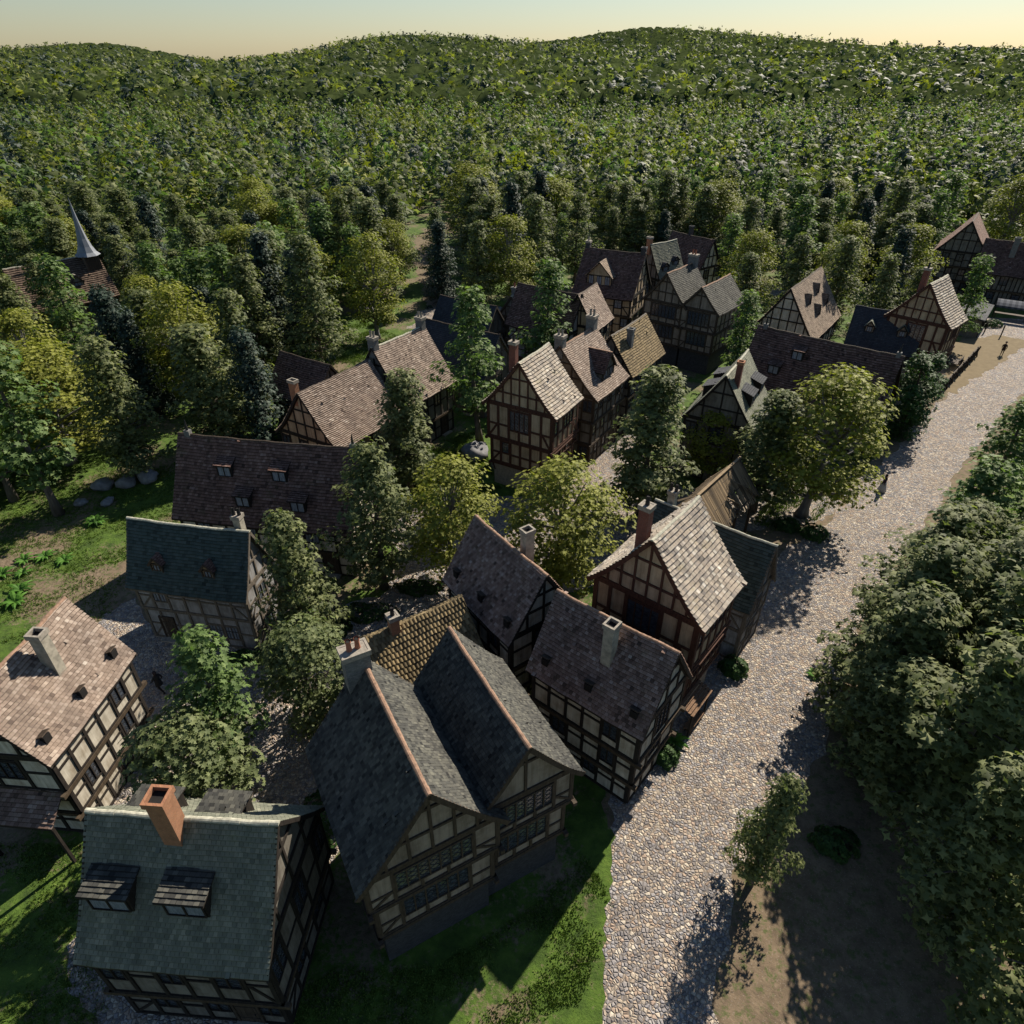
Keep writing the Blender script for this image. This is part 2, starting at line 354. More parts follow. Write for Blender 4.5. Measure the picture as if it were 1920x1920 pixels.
def chimney(parent, x, y, zb, zt, a, b, m, cap=None, pots=0, potm=None, open_top=True, yaw=0, name='chimney'):
    mb = MB(); mb.xf = Matrix.Translation((x, y, 0)) @ Matrix.Rotation(R(yaw), 4, 'Z')
    mb.mat(m); mb.box(-a/2, a/2, -b/2, b/2, zb, zt)
    t = .11; h = .28
    if cap: mb.mat(cap)
    A, B = a/2+.07, b/2+.07
    mb.box(-A, A, -B, -B+t, zt, zt+h); mb.box(-A, A, B-t, B, zt, zt+h); mb.box(-A, -A+t, -B+t, B-t, zt, zt+h); mb.box(A-t, A, -B+t, B-t, zt, zt+h)
    if pots: mb.box(-A+t, A-t, -B+t, B-t, zt, zt+h-.02)
    else: mb.mat(M_SOOT); mb.box(-A+t, A-t, -B+t, B-t, zt, zt+.06)
    o = mb.build(name, parent)
    for k in range(pots):
        p = MB().mat(potm or M_CLAY); px = (k-(pots-1)/2)*.38*(1 if a >= b else 0); py = (k-(pots-1)/2)*.38*(0 if a >= b else 1)
        p.xf = Matrix.Translation((x, y, 0)) @ Matrix.Rotation(R(yaw), 4, 'Z')
        p.tube([(px, py, zt+h-.03), (px, py, zt+h+.42), (px, py, zt+h+.45), (px, py, zt+h+.55)], [.13, .1, .14, .13], 10, caps=False)
        p.mat(M_SOOT).tube([(px, py, zt+h+.3), (px, py, zt+h+.5)], [.09, .09], 10); p.build('chimney_pot', o)
    return o
def gable_dormer(parent, x, side, yf, z0, wd, hw_, hr, depth, rm, wall, wood, te=.2, tw=.2, win=True, over=.12, ridge=None, style='plain', yaw=0):
    """dormer whose gable faces down the slope (side * +y)"""
    X = Matrix.Translation((x, side*yf, z0)) @ Matrix.Rotation(R(90*side+yaw), 4, 'Z')   # local +x points outwards
    h = wd/2; mb = MB().mat(wall); mb.xf = X
    top = [(0, -h, 0), (0, h, 0), (0, h, hw_), (0, 0, hw_+hr), (0, -h, hw_)]
    vs = top+[(-depth, y, z) for (_, y, z) in top]
    mb.add(vs, [(0, 1, 2, 3, 4), (9, 8, 7, 6, 5), (0, 4, 9, 5), (1, 6, 7, 2)])
    mb.mat(wood)
    for y in (-h, h): mb.bar((.01, y, 0), (.01, y, hw_), .1, .1, (1, 0, 0))
    mb.bar((.012, -h, hw_), (.012, h, hw_), .1, .1, (1, 0, 0)); mb.bar((.014, -h, .04), (.014, h, .04), .1, .1, (1, 0, 0))
    d = mb.build('dormer', parent)
    rb = MB(); rb.xf = X; sl_ = hr/h; pr = [(0, hw_+hr+.08), (h+over, hw_+.08-sl_*over)]
    for s in (1, -1):
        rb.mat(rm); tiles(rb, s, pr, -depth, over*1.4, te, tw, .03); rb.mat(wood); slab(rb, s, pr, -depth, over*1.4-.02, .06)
        rb.bar((over*1.4-.02, 0, pr[0][1]-.06), (over*1.4-.02, s*pr[1][0], pr[1][1]-.06), .06, .13)
    if ridge: rb.mat(ridge); rb.bar((-depth, 0, hw_+hr+.1), (over*1.4, 0, hw_+hr+.1), .16, .08)
    rb.build('dormer_roof', d)
    if win:
        k = max(1, round(wd/1.1)); 
        for i in range(k):
            a0 = -h+wd*(i+.22)/k; a1 = -h+wd*(i+.78)/k
            wn = MB(); wn.xf = X; wn.mat(wood)
            zl, zh = .18, max(.5, hw_-.08) if hw_ > .5 else hr*.55
            for p, q_ in (((a0, zl), (a1, zl)), ((a0, zh), (a1, zh)), ((a0, zl), (a0, zh)), ((a1, zl), (a1, zh)), (((a0+a1)/2, zl), ((a0+a1)/2, zh))):
                wn.bar((.03, *p), (.03, *q_), .05, .06, (1, 0, 0))
            wn.mat(M_GLASSP); wn.add([(.02, a0, zl), (.02, a1, zl), (.02, a1, zh), (.02, a0, zh)], [(0, 1, 2, 3)]); wn.build('window', d)
    return d
def shed_dormer(parent, x, side, prof, s_top, wd, run, hfront, rm, wood, wall):
    """long sloping dormer: roof leaves the main slope at s_top and flattens; box front with a window"""
    (y0, z0), d = resample(prof, s_top); y1 = y0+run; zm = zat(prof, y1); z1 = zm+hfront
    mb = MB().mat(wood); h = wd/2
    vs = [(x-h, side*y0, z0-.1), (x+h, side*y0, z0-.1), (x+h, side*y1, zm-.1), (x-h, side*y1, zm-.1), (x-h, side*y0, z0), (x+h, side*y0, z0), (x+h, side*y1, z1), (x-h, side*y1, z1)]
    mb.add(vs, [(0, 3, 2, 1), (4, 5, 6, 7), (0, 1, 5, 4), (1, 2, 6, 5), (2, 3, 7, 6), (3, 0, 4, 7)])
    dm = mb.build('dormer', parent)
    rb = MB().mat(rm); pr = [(y0-.1, z0+.04), (y1+.18, z1+.04+(z1-z0)/run*.18)]
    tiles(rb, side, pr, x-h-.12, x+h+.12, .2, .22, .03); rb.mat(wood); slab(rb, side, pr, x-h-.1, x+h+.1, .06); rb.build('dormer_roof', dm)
    wn = MB().mat(wood); up = (0, side, 0); yy = side*(y1+.03)
    a0, a1, zl, zh = x-h+.1, x+h-.1, zm+.1, z1-.12
    for p, q_ in (((a0, zl), (a1, zl)), ((a0, zh), (a1, zh)), ((a0, zl), (a0, zh)), ((a1, zl), (a1, zh)), (((a0+a1)/2, zl), ((a0+a1)/2, zh))):
        wn.bar((p[0], yy, p[1]), (q_[0], yy, q_[1]), .06, .07, up)
    wn.mat(M_GLASSP); yy = side*(y1+.015); wn.add([(a0, yy, zl), (a1, yy, zl), (a1, yy, zh), (a0, yy, zh)], [(0, 1, 2, 3)]); wn.build('window', dm)
def vent(parent, x, side, prof, s):
    (y, z), d = resample(prof, s); mb = MB().mat(M_SOOT)
    X = Matrix.Translation((x, side*y, z)); mb.xf = X
    mb.box(-.2, .2, -.2, .2, -.15, .32); mb.mat(WD['brown']); mb.bar((-.26, side*-.02, .36), (.26, side*-.02, .36), .05, .56, (0, 1, 0.5*side)); mb.build('roof_vent', parent)

def shell(parent, Lw, ww, floors, jet, prof, plaster, base_m=None, gable_inset=0):
    """plaster body: one box per storey (lower storeys stepped in by jet), plus the attic prism"""
    mb = MB(); nS = len(floors)-1; dims = []
    for i in range(nS):
        k = (nS-1-i)*jet; a, b = Lw/2-k, ww-k; dims.append((a, b))
        z1 = floors[i+1]
        mb.mat(base_m if (i == 0 and base_m) else plaster); mb.box(-a, a, -b, b, floors[i]-(.3 if i == 0 else 0), z1)
    a, b = dims[-1]; zt = floors[-1]; pts = [(-b, zt)]
    ys = [y for y, _ in prof if y < b]+[b]
    for y in reversed(ys): pts.append((-y, max(zt, zat(prof, y)-.13)))
    for y in ys[1:]: pts.append((y, max(zt, zat(prof, y)-.13)))
    pts.append((b, zt)); m = len(pts)
    mb.mat(plaster); vs = [(-a+.01, y, z) for y, z in pts]+[(a-.01, y, z) for y, z in pts]
    mb.add(vs, [tuple(range(m))[::-1], tuple(range(m, 2*m))]+[(i, (i+1) % m, (i+1) % m+m, i+m) for i in range(m)])
    mb.build('wall', parent); return dims

def house(name, label, c, yaw, L, hw, He, Hr, floors, roof, plaster, wood, te=.2, tw=.22, th=.035, ovg=.35, ove=.35, jet=.18, flare=0, ridge=M_RIDGE,
          cols=(5, 4), winpat=None, gstuds=6, collar=(.5,), base=None, style='lattice', mid=.5, jetty=True, rag=0, barrel=False, cat='house', group=None, doors=('front',), brace=True, barge=.18, edge=None, close=False, pw=.15):
    """ridge along local x. sides: front = -y, back = +y, left = -x, right = +x"""
    e = empty(name, (c[0], c[1], 0), yaw, label, cat, group)
    prof = prof_of(hw, He, Hr, flare); Lw = L-2*ovg; ww = hw-ove
    fl = list(floors)+[zat(prof, ww)-.15]
    dims = shell(e, Lw, ww, fl, jet, prof, plaster, base)
    T = MB(); nS = len(fl)-1
    for i in range(nS):
        a, b = dims[i]; z0, z1 = fl[i], fl[i+1]
        if base and i == 0: continue
        for sd, o, u, n, w_, nb in (('front', (-a, -b), (1, 0), (0, -1), 2*a, cols[0]), ('back', (a, b), (-1, 0), (0, 1), 2*a, cols[0]), ('left', (-a, b), (0, -1), (-1, 0), 2*b, cols[1]), ('right', (a, -b), (0, 1), (1, 0), 2*b, cols[1])):
            wins = (winpat or {}).get((sd, i))
            if wins is None:
                wins = [(k, k+1, .38, .92) for k in range(nb) if (k+i) % 2 == 1] if (winpat is None or sd in ('back',)) and z1-z0 > 1.5 else []
            br = [0, nb-1] if brace and i == nS-1 else ([0] if brace else [])
            br = [k for k in br if not any(w0 <= k < w1 for w0, w1, _, _ in wins)]
            facade(T, e, o, u, n, w_, z0, z1, wood, nb, wins, mid if z1-z0 > 1.3 else 0, br, style=style, close=close, post=pw, rail=pw*.95)
            if i == 0 and sd in doors and nb > 2:
                door(e, o, u, n, w_/nb*(nb-2)+.15, w_/nb*(nb-2)+1.1, min(2.0, z1-z0-.15), WD['brown'])
        if jetty and i > 0:
            T.mat(WD['beam'] if wood is WD['black'] else wood); k = .12
            for s in (1, -1):
                T.bar((-a-.35, s*(b+.02), z0-.06), (a+.35, s*(b+.02), z0-.06), .2, .24, (0, 0, 1)); T.bar((s*(a+.02), -b-.1, z0-.05), (s*(a+.02), b+.1, z0-.05), .2, .22, (0, 0, 1))
            nj = int(2*a/.8)
            for j in range(nj+1):
                x = -a+2*a*j/nj
                for s in (1, -1): T.bar((x, s*(b-.25), z0-.14), (x, s*(b+.1), z0-.14), .1, .12)
    a, b = dims[-1]
    for s in (1, -1): studs_gable(T, s*a, s, prof, b, fl[-1], wood, gstuds, collar)
    T.build('timber_frame', e)
    rf = make_roof('roof', e, prof, -L/2, L/2, roof, te, tw, wood, th, ridge, rag, barrel, barge=barge, edge=edge)
    return e, prof, rf, fl, dims

def merge(e, e2):
    """fold the parts of a second range into the first building"""
    def mt(o): return Matrix.Translation(o.location) @ Matrix.Rotation(o.rotation_euler.z, 4, 'Z')
    rel = mt(e).inverted() @ mt(e2)
    for ch in [k for k in bpy.data.objects if k.parent == e2]: ch.parent = e; ch.matrix_basis = rel
    bpy.data.objects.remove(e2)

# ------------------------------------------------------------------ ground, roads
q = N('grass_ground', .95); v = q.coord()
gcol = q.ramp(q.noise(.9, v, 8, .7), [(.35, (.028, .052, .01)), (.55, (.065, .115, .016)), (.7, (.105, .155, .026))])
dirt = q.ramp(q.noise(3, v, 6), [(.3, (.1, .075, .05)), (.7, (.2, .155, .105))])
dm = q.mix(.45, q.noise(.16, v, 3), q.noise(3.2, v, 8, .75))
q.col(q.mix(q.ramp(dm, [(.5, (0, 0, 0)), (.56, (1, 1, 1))]), gcol, dirt)); q.bump(q.noise(6, v, 8, .7), .8, .12); M_GRASS = q.m
def cobble_mat(name, scale, warm):
    q = N(name, .8); v = q.coord(); wv = q.n('TexNoise'); wv.inputs['Scale'].default_value = 1.5; q.l(v, wv.inputs['Vector'])
    vm = q.n('VectorMath', operation='MULTIPLY_ADD'); vm.inputs[1].default_value = (.06, .06, .06); q.l(wv.outputs['Color'], vm.inputs[0]); q.l(v, vm.inputs[2])
    vo = q.n('TexVoronoi'); vo.inputs['Scale'].default_value = scale; vo.inputs['Randomness'].default_value = .95; q.l(vm.outputs[0], vo.inputs['Vector'])
    ve = q.n('TexVoronoi', feature='DISTANCE_TO_EDGE'); ve.inputs['Scale'].default_value = scale; ve.inputs['Randomness'].default_value = .95; q.l(vm.outputs[0], ve.inputs['Vector'])
    sp = q.n('SeparateColor'); q.l(vo.outputs['Color'], sp.inputs[0])
    c = q.ramp(sp.outputs[0], [(0, (.17, .165, .175)), (.18, (.26, .25, .26)), (.35, (.36, .3, .25)), (.5, (.3, .29, .3)), (.65, (.46, .4, .33)), (.8, (.35, .27, .22)), (.92, (.52, .47, .4)), (1, (.6, .57, .53))], 'CONSTANT')
    c = q.mix(.6, c, q.ramp(q.noise(8, v, 4), [(.3, (.65, .65, .65)), (.7, (1.15, 1.15, 1.15))]), 'MULTIPLY')
    c = q.mix(q.ramp(ve.outputs[0], [(.0, (.8, .8, .8)), (.09, (0, 0, 0))]), c, (.13, .11, .09))
    c = q.mix(q.ramp(q.noise(.35, v, 4), [(.42, (0, 0, 0)), (.75, (.45, .45, .45))]), c, (.26, .2, .14))
    c = q.mix(.55, c, q.ramp(q.noise(1.1, q.coord((1, 1, 1)), 6, .7), [(.35, (.62, .6, .6)), (.62, (1.08, 1.06, 1.02))]), 'MULTIPLY')
    q.col(c); q.bump(q.ramp(ve.outputs[0], [(0, (0, 0, 0)), (.25, (1, 1, 1))]), .9, .07); return q.m
M_COB = cobble_mat('round_cobbles', 5.8, 1)
q = N('bare_earth', .95); v = q.coord(); vo = q.n('TexVoronoi'); vo.inputs['Scale'].default_value = 9; q.l(v, vo.inputs['Vector'])
c = q.ramp(q.noise(1.2, v, 9, .75), [(.3, (.075, .055, .038)), (.5, (.14, .105, .07)), (.75, (.22, .165, .11))])
c = q.mix(q.ramp(vo.outputs['Distance'], [(.12, (.7, .7, .7)), (.2, (0, 0, 0))]), c, (.24, .21, .18)); c = q.mix(q.ramp(q.noise(2.2, v, 8, .75), [(.52, (0, 0, 0)), (.6, (.7, .7, .7))]), c, (.05, .08, .018)); q.col(c); q.bump(q.noise(8, v, 6), .6, .06); M_DIRT = q.m
q = N('sand', .95); v = q.coord(); q.col(q.ramp(q.noise(1.2, v, 8, .7), [(.3, (.12, .09, .05)), (.7, (.18, .14, .08))])); q.bump(q.noise(9, v, 6), .4, .04); M_SAND = q.m
def sheet(name, pts, z, mat, wob=.35, step=.45):
    """a flat sheet with an irregular edge"""
    out = []; n = len(pts); r2 = random.Random(len(name)*31+n)
    for i in range(n):
        a, b = Vector(pts[i]), Vector(pts[(i+1) % n]); k = max(1, int((b-a).length/step)); nn = Vector((-(b-a).y, (b-a).x)).normalized()
        for j in range(k):
            p = a.lerp(b, j/k); wv = wob*(math.sin(p.x*1.3+p.y*.7)+math.sin(p.x*.45-p.y*.9+2)+.9*(r2.random()-.5)*2)*.5
            out.append((*(p+nn*wv), 0))
    mb = MB().mat(mat); mb.add(out, [tuple(range(len(out)))]); o = mb.build(name); o.location.z = z; return tag(o, kind='structure')
mb = MB().mat(M_GRASS); mb.add([(-3000, -300, 0), (3000, -300, 0), (3000, 4500, 0), (-3000, 4500, 0)], [(0, 1, 2, 3)]); tag(mb.build('ground'), kind='structure')
sheet('dirt_verge', [(8, 2), (19, 2), (21, 20), (31, 36), (61, 70), (86, 92), (84, 101), (70, 100), (52, 80), (36, 62), (22, 49), (4, 30)], .004, M_DIRT, .6)
sheet('dirt_yard', [(-33.5, 33), (-28.5, 31), (-23, 34.6), (-23, 40), (-25.5, 44), (-25.5, 55), (-29, 56), (-30, 49), (-31.5, 44), (-33.5, 39)], .004, M_DIRT, .8)
sheet('cobble_road', [(1.5, 3), (7.2, 3), (8.2, 8), (9.4, 13), (11.2, 17.6), (15.4, 20.8), (18.6, 24.5), (20.2, 28), (27, 37.2), (45, 57.5), (60, 73), (74, 87), (80, 93.5), (74, 97), (66.5, 91), (58, 80.5), (44.5, 66.2), (36, 57), (28, 48.5), (18, 40), (11, 32), (6.2, 24), (5.2, 19), (4.4, 14), (3, 8)], .012, M_COB, .35)
sheet('cobble_square', [(-30.6, 35), (-27, 30), (-22.5, 24), (-20, 12), (-11, 9), (-8.6, 20), (-10.5, 26), (-7.5, 31.5), (-4.5, 36.5), (-3.5, 42), (-5.5, 48), (-9, 51), (-11.5, 47.5), (-9, 43), (-10, 39), (-14, 36.5), (-16.5, 33), (-24.5, 33.6), (-29, 38.5)], .008, M_COB, .5)
sheet('cobble_lane', [(-5.5, 44), (-4.5, 38), (-1.5, 37), (3, 37.5), (7.5, 41), (10, 45), (14, 48), (20, 47), (28, 48.5), (36, 57), (28, 55), (19.5, 53), (13, 56), (14, 65), (11.5, 66), (8.6, 60), (5.3, 55), (1, 52.5), (-5, 52)], .016, M_COB, .4)
sheet('cobble_court', [(-16, 101), (-8, 96), (0, 93), (3, 97), (-6, 106), (-10, 117), (-14, 116)], .008, M_COB, .6)
sheet('dirt_path', [(-15, 115), (-9.5, 116), (-13, 137), (-17, 160), (-12, 175), (-18, 180), (-23, 165), (-20, 140)], .004, M_DIRT, .8)
sheet('cobble_crossroad', [(80, 93), (66.5, 97.5), (63, 103), (68, 109), (84, 104), (110, 90), (105, 82)], .008, M_COB, .3)
sheet('sand_patch', [(55, 76), (59.5, 80.5), (72, 91), (77.5, 94.5), (73, 97.5), (65, 94.5), (59, 85), (53.5, 78)], .020, M_SAND, .4)
sheet('cobble_farlane', [(31, 126), (46, 118), (52, 121), (36, 136)], .008, M_COB, .5)

# ------------------------------------------------------------------ houses
W = [(.3, .95)]
# brown-tiled narrow houses with jetties on all sides
RW = {('front', 2): [(4, 5, .25, .95)], ('front', 1): [(1, 2, .22, .96), (4, 5, .22, .96)], ('front', 0): [(3, 4, .35, .92)],
      ('right', 1): [(1, 2, .3, .92)], ('right', 2): [(1, 2, .2, .95)], ('left', 1): [(1, 2, .3, .92)], ('left', 2): [(1, 2, .3, .92)], ('back', 1): [(1, 2, .25, .95), (4, 5, .25, .95)], ('back', 2): [(2, 3, .25, .95)]}
def brown_house(label, c, yaw, chim, roof='brown'):
    e, prof, rf, fl, dims = house('timber_house', label, c, yaw, 7.3, 2.65, 6.46, 10.5, [0, 2.05, 4.2], RM[roof], PL['white'], WD['black'], .2, .2, .045, .28, .3, .16, 0, M_RIDGE,
        (6, 3), RW, 4, (.35, .62), doors=('back',), mid=.55, group='brown-tiled timber houses', brace=False, edge=True, pw=.17)
    for x in (-2.7, .05, 2.75): vent(e, x, -1, prof, plen(prof)*.78)
    if chim: chimney(e, chim[0], chim[1], zat(prof, chim[1])-.6, chim[2], .55, .62, M_STUCCO, M_PALE)
    return e, prof
e, p = brown_house('brown-tiled timber house by the lawn, its right wall in full sun', (-24.04, 22.91), 85, (.38, -1.05, 11.0), 'pink')
# tiled lean-to on its shaded gable
pr = [(0, 4.3), (1.5, 3.2)]; rb = MB(); rb.xf = Matrix.Translation((-3.3, 0, 0)) @ Matrix.Rotation(R(90), 4, 'Z')
rb.mat(RM['brown']); tiles(rb, 1, pr, -2.2, 2.2, .2, .22); rb.mat(WD['black']); slab(rb, 1, pr, -2.15, 2.15)
for x in (-2.0, 2.0): rb.bar((x, 1.35, 0), (x, 1.35, 3.2), .14, .14)
rb.build('porch_roof', e)
e, p = brown_house('shaded brown-tiled timber house nearest the bottom of the wide cobbled road', (5.25, 24.86), -39.2, (.4, -1.02, 11.0))
e, p = brown_house('shaded brown-tiled timber house between the brightest tree and the ochre pantile roof', (-.16, 31.3), -54.1, (.5, .95, 11.2))

# pale-tiled tall gabled houses
GW = {('left', 2): [(2, 4, .3, .95)], ('left', 1): [(1, 2, .42, .95)], ('front', 2): [(0, 1, .4, .95), (2, 4, .4, .95)], ('front', 1): [(1, 2, .4, .92), (3, 4, .4, .92)],
      ('right', 2): [(2, 4, .3, .95)], ('right', 1): [(3, 4, .4, .95)], ('back', 2): [(1, 2, .4, .95)], ('back', 1): [(2, 3, .4, .95)], ('left', 0): [], ('front', 0): [(1, 2, .35, .85)]}
def pale_house(label, c, yaw):
    e, prof, rf, fl, dims = house('gabled_house', label, c, yaw, 5.5, 3.78, 8.45, 13, [0, 2.5, 5.2], RM['light'], PL['tan'], WD['red'], .3, .24, .06, .25, .42, .2, .5, M_RIDGEG,
        (5, 6), GW, 8, (.28, .62), base=M_PALE, mid=.42, rag=.1, group='pale-tiled gabled houses', doors=('front',), barge=.26, pw=.23)
    for s in (1, -1):                                        # brackets under the overhang, and a gallery rail on the street side
        for k in range(5): x = -2.1+k*1.05; T = MB().mat(WD['red']); T.bar((x, s*2.85, 1.5), (x, s*3.15, 2.35), .1, .12); T.build('bracket', e)
    T = MB().mat(WD['red'])
    for z in (4.35, 4.95): T.bar((-2.3, -3.5, z), (2.3, -3.5, z), .1, .1)
    for k in range(9): T.bar((-2.2+k*.55, -3.5, 4.35), (-2.2+k*.55, -3.5, 4.95), .07, .07)
    for k in range(5): T.bar((-2.2+k*1.1, -3.2, 4.4), (-2.2+k*1.1, -3.5, 4.4), .08, .08)
    T.build('gallery_railing', e)
    chimney(e, -1.9, .95, 10.8, 14.2, .55, .62, BR['red'], M_PALE, 1, M_IRON); return e, prof
e, p = pale_house('tall gabled house with pale mossy tiles and a plank awning, by the wide cobbled road', (9.16, 30.36), 50.6)
aw = MB().mat(WD['plankw'])
for k in range(7): aw.bar((-2.75, -2.95-.2*k, 2.6-.09*k), (-.25+.1*rng.random(), -2.95-.2*k, 2.58-.09*k+.03*rng.random()), .18, .035)
aw.mat(WD['black'])
for x in (-2.6, -.4): aw.bar((x, -4.1, 0), (x, -4.1, 2.05), .1, .1); aw.bar((x, -2.8, 2.6), (x, -4.25, 1.96), .08, .08)
aw.build('awning', e)
pale_house('mid-village gabled house with pale mossy tiles, behind the brightest yellow-green tree', (1.92, 55.7), 59.6)
pale_house('tall gabled house with pale streaked tiles, by the wooden rail fence and the sand patch', (49.85, 79.3), 42.8)

# green-slate cottages
def green_cottage(label, c, yaw, L, cs=1):
    wp = {('front', 0): [(4, 5, .25, .75), (5, 6, .25, .75)], ('front', 1): [(1, 2, .3, .85)], ('right', 0): [(1, 2, .3, .8)], ('right', 1): [(1, 2, .25, .8)], ('left', 0): [], ('left', 1): [(1, 2, .3, .8)]}
    e, prof, rf, fl, dims = house('slate_cottage', label, c, yaw, L, 2.25, 4.75, 9, [0, 2.75], RM['green'], PL['grey'], WD['grey'], .22, .3, .03, .3, .4, .06, .35, M_RIDGEG,
        (7, 3), wp, 4, (.4,), style='casement', jetty=False, mid=.5, group='green-slate cottages', brace=True, doors=())
    a, b = dims[0]; door(e, (-a, -b), (1, 0), (0, -1), 1.0, 1.95, 2.0, WD['brown'])
    for x in (-L*.235, L*.185):
        yf = 1.5; gable_dormer(e, x, -1, yf, zat(prof, yf)-.15, .78, .72, .5, 1.0, RM['dark'], PL['tan'], WD['brown'], .15, .15)
    chimney(e, cs*L*.385, .55, 7.2, 9.55, .5, .5, M_STUCCO, M_PALE, 2, M_IRON)
    return e
green_cottage('grey-walled cottage with a dark green slate roof, beside the lawn', (-21.22, 35.4), -10.3, 8.8)
green_cottage('grey-walled cottage with a dark green slate roof, end-on to the wide cobbled road', (13.25, 35.75), -39.2, 8.6, -1)

# long brown-roofed barns with shed dormers
def long_house(label, c, yaw, dormers):
    wp = {('front', 1): [(1, 2, .3, .9), (4, 5, .3, .9), (8, 9, .3, .9)], ('front', 0): [(2, 3, .3, .9), (6, 7, .3, .9)]}
    e, prof, rf, fl, dims = house('long_house', label, c, yaw, 14.9, 3.65, 4.32, 10, [0, 2.3], RM['dark'], PL['white'], WD['black'], .24, .24, .04, .35, .45, .14, .15, WD['brown'],
        (11, 6), wp, 6, (.35, .65), style='casement', mid=.45, group='long houses with shed dormers')
    Lp = plen(prof)
    for x, f in dormers: shed_dormer(e, x, -1, prof, Lp*(f-.26), 1.25, (Lp*.26)*.5, 1.05, RM['dark'], WD['black'], PL['white'])
    for x in (-6.6, 6.9):
        m = MB().mat(BR['stone']); m.box(x-.22, x+.22, -.2, .2, 9.7, 10.35); m.mat(M_IRON); m.tube([(x, 0, 10.3), (x, 0, 10.9), (x+.05, 0, 11.2)], [.12, .07, .02], 8); m.build('ridge_finial', e)
long_house('long dark brown-roofed house with four shed dormers, behind the green-slate cottage on the left', (-18.74, 45.1), -9.6, [(-3.2, .47), (1.3, .47), (-1.5, .8), (3.0, .8)])
long_house('long dark brown-roofed house with shed dormers, behind the big yellow-green tree by the road', (32.9, 67.3), -39.6, [(-2.2, .42), (3.2, .5), (-4.0, .72), (1.6, .82)])

# twin-gabled houses
def twin_house(label, ca, cb, yaw, La, Lb, Ha, Hb, hwa, hwb, ea, eb, fl, plaster, wood, chim, style='lattice', bck=.0):
    wp = {('left', k): [(1, 4, .25, .95)] for k in (1, 2)}; wp.update({('right', k): [(1, 2, .3, .9)] for k in (1, 2)}); wp[('left', 0)] = [(2, 3, .4, .9)]
    e, pa, rf, f2, d2 = house('twin_gabled_house', label, ca, yaw, La, hwa, ea, Ha, fl, RM['slate'], plaster, wood, .22, .15, .03, .35, .35, .2, .35, M_RIDGE, (6, 5), wp, 6, (.35, .7), base=BR['dark'], style=style, mid=.35, group='twin-gabled slate houses', barge=.24, rag=.08, doors=('left',))
    wp2 = dict(wp); wp2[('left', 2)] = [(1, 4, .2, .95)]
    e2, pb, rf2, f3, d3 = house('twin_gabled_house', label, cb, yaw, Lb, hwb, eb, Hb, fl, RM['slate'], plaster, wood, .22, .15, .03, .35, .35, .2, .45, M_RIDGE, (6, 5), wp2, 2, (.62,), base=BR['dark'], style=style, mid=.35, barge=.24, rag=.08, doors=())
    merge(e, e2); ch = chimney(e, La/2-.35, chim, Ha-1.2, Ha+.75, .75, 1.15, BR['stone'], M_PALE, 2)
    return e
twin_house('grey slate house with two side-by-side gables, nearest the bottom of the photo', (-4.85, 17.5), (-1.15, 20.0), 118.9, 7.7, 7.8, 12, 11.35, 3.3, 2.85, 7.6, 7.7, [0, 2.9, 5.6], PL['beige'], WD['brown'], .35)
twin_house('grey slate twin-gabled house with latticed windows, far back behind the ochre-tiled roof', (21.9, 88.9), (25.9, 86.0), 51, 7.6, 8.3, 12, 11.1, 3.3, 2.85, 8.0, 8.1, [0, 2.9, 5.6], PL['beige'], WD['brown'], 0)

# ochre pantile house behind the near twin gables
e, p, rf, fl, d = house('pantile_house', 'small house with a lumpy ochre pantile roof, right behind the near twin gables', (-5.5, 27.7), 34.1, 6.2, 3.0, 5.0, 8.05, [0, 2.4], RM['pan'], PL['dim'], WD['brown'], .34, .24, .03, .25, .3, .1, 0, RM['pan'], (5, 4), {}, 5, (.5,), barrel=True, jetty=False)
chimney(e, -1.35, -.15, 7, 8.75, .5, .5, BR['orange'], M_PALE, 1, M_IRON)

# plank-roofed shed
e = empty('plank_shed', (16.35, 44.7, 0), 50.2, 'open shed with a ragged roof of weathered planks, some hanging loose', 'shed')
pr = [(0, 7), (2.15, 4.4)]; mb = MB()
for s in (1, -1):
    mb.mat(RM['plank'])
    for k in range(34):
        x = -3.7+k*.22
        if s < 0 and k in (15, 16, 21): mb.bar((x, 0, 7.02), (x, s*1.0, 5.85), .2, .05); continue
        f = 1+rng.uniform(-.06, .1); mb.bar((x, 0, 7.03), (x+rng.uniform(-.06, .06), s*2.15*f, 7.03-2.6*f+rng.uniform(-.03, .06)), .205, .045)
    mb.mat(WD['brown'])
    for y, z in ((.3, 6.55), (1.1, 5.6), (1.95, 4.55)): mb.bar((-3.6, s*y, z), (3.6, s*y, z), .1, .1)
mb.mat(RM['plank'])
for p_, q_ in (((-.7, -1.2, 5.9), (.5, -2.0, 5.0)), ((1.0, -.8, 6.5), (2.2, -1.7, 5.6)), ((-3.6, .5, 6.7), (-4.3, 1.3, 6.3)), ((2.0, -1.4, 5.8), (3.0, -2.2, 4.6))): mb.bar(p_, q_, .22, .05)
mb.bar((-3.8, 0, 7.1), (3.8, 0, 7.1), .22, .14); mb.build('roof', e)
for x in (-3.3, 0, 3.3):
    for y in (-1.9, 1.9): m = MB().mat(WD['brown']); m.bar((x, y, 0), (x, y, 4.75), .2, .2); m.build('post', e)
m = MB().mat(WD['brown']); 
for k in range(14): m.bar((-3.2+k*.47, 1.95, .0), (-3.2+k*.47, 1.95, 3.6+.3*rng.random()), .4, .05, (0, 1, 0))
m.build('plank_wall', e)

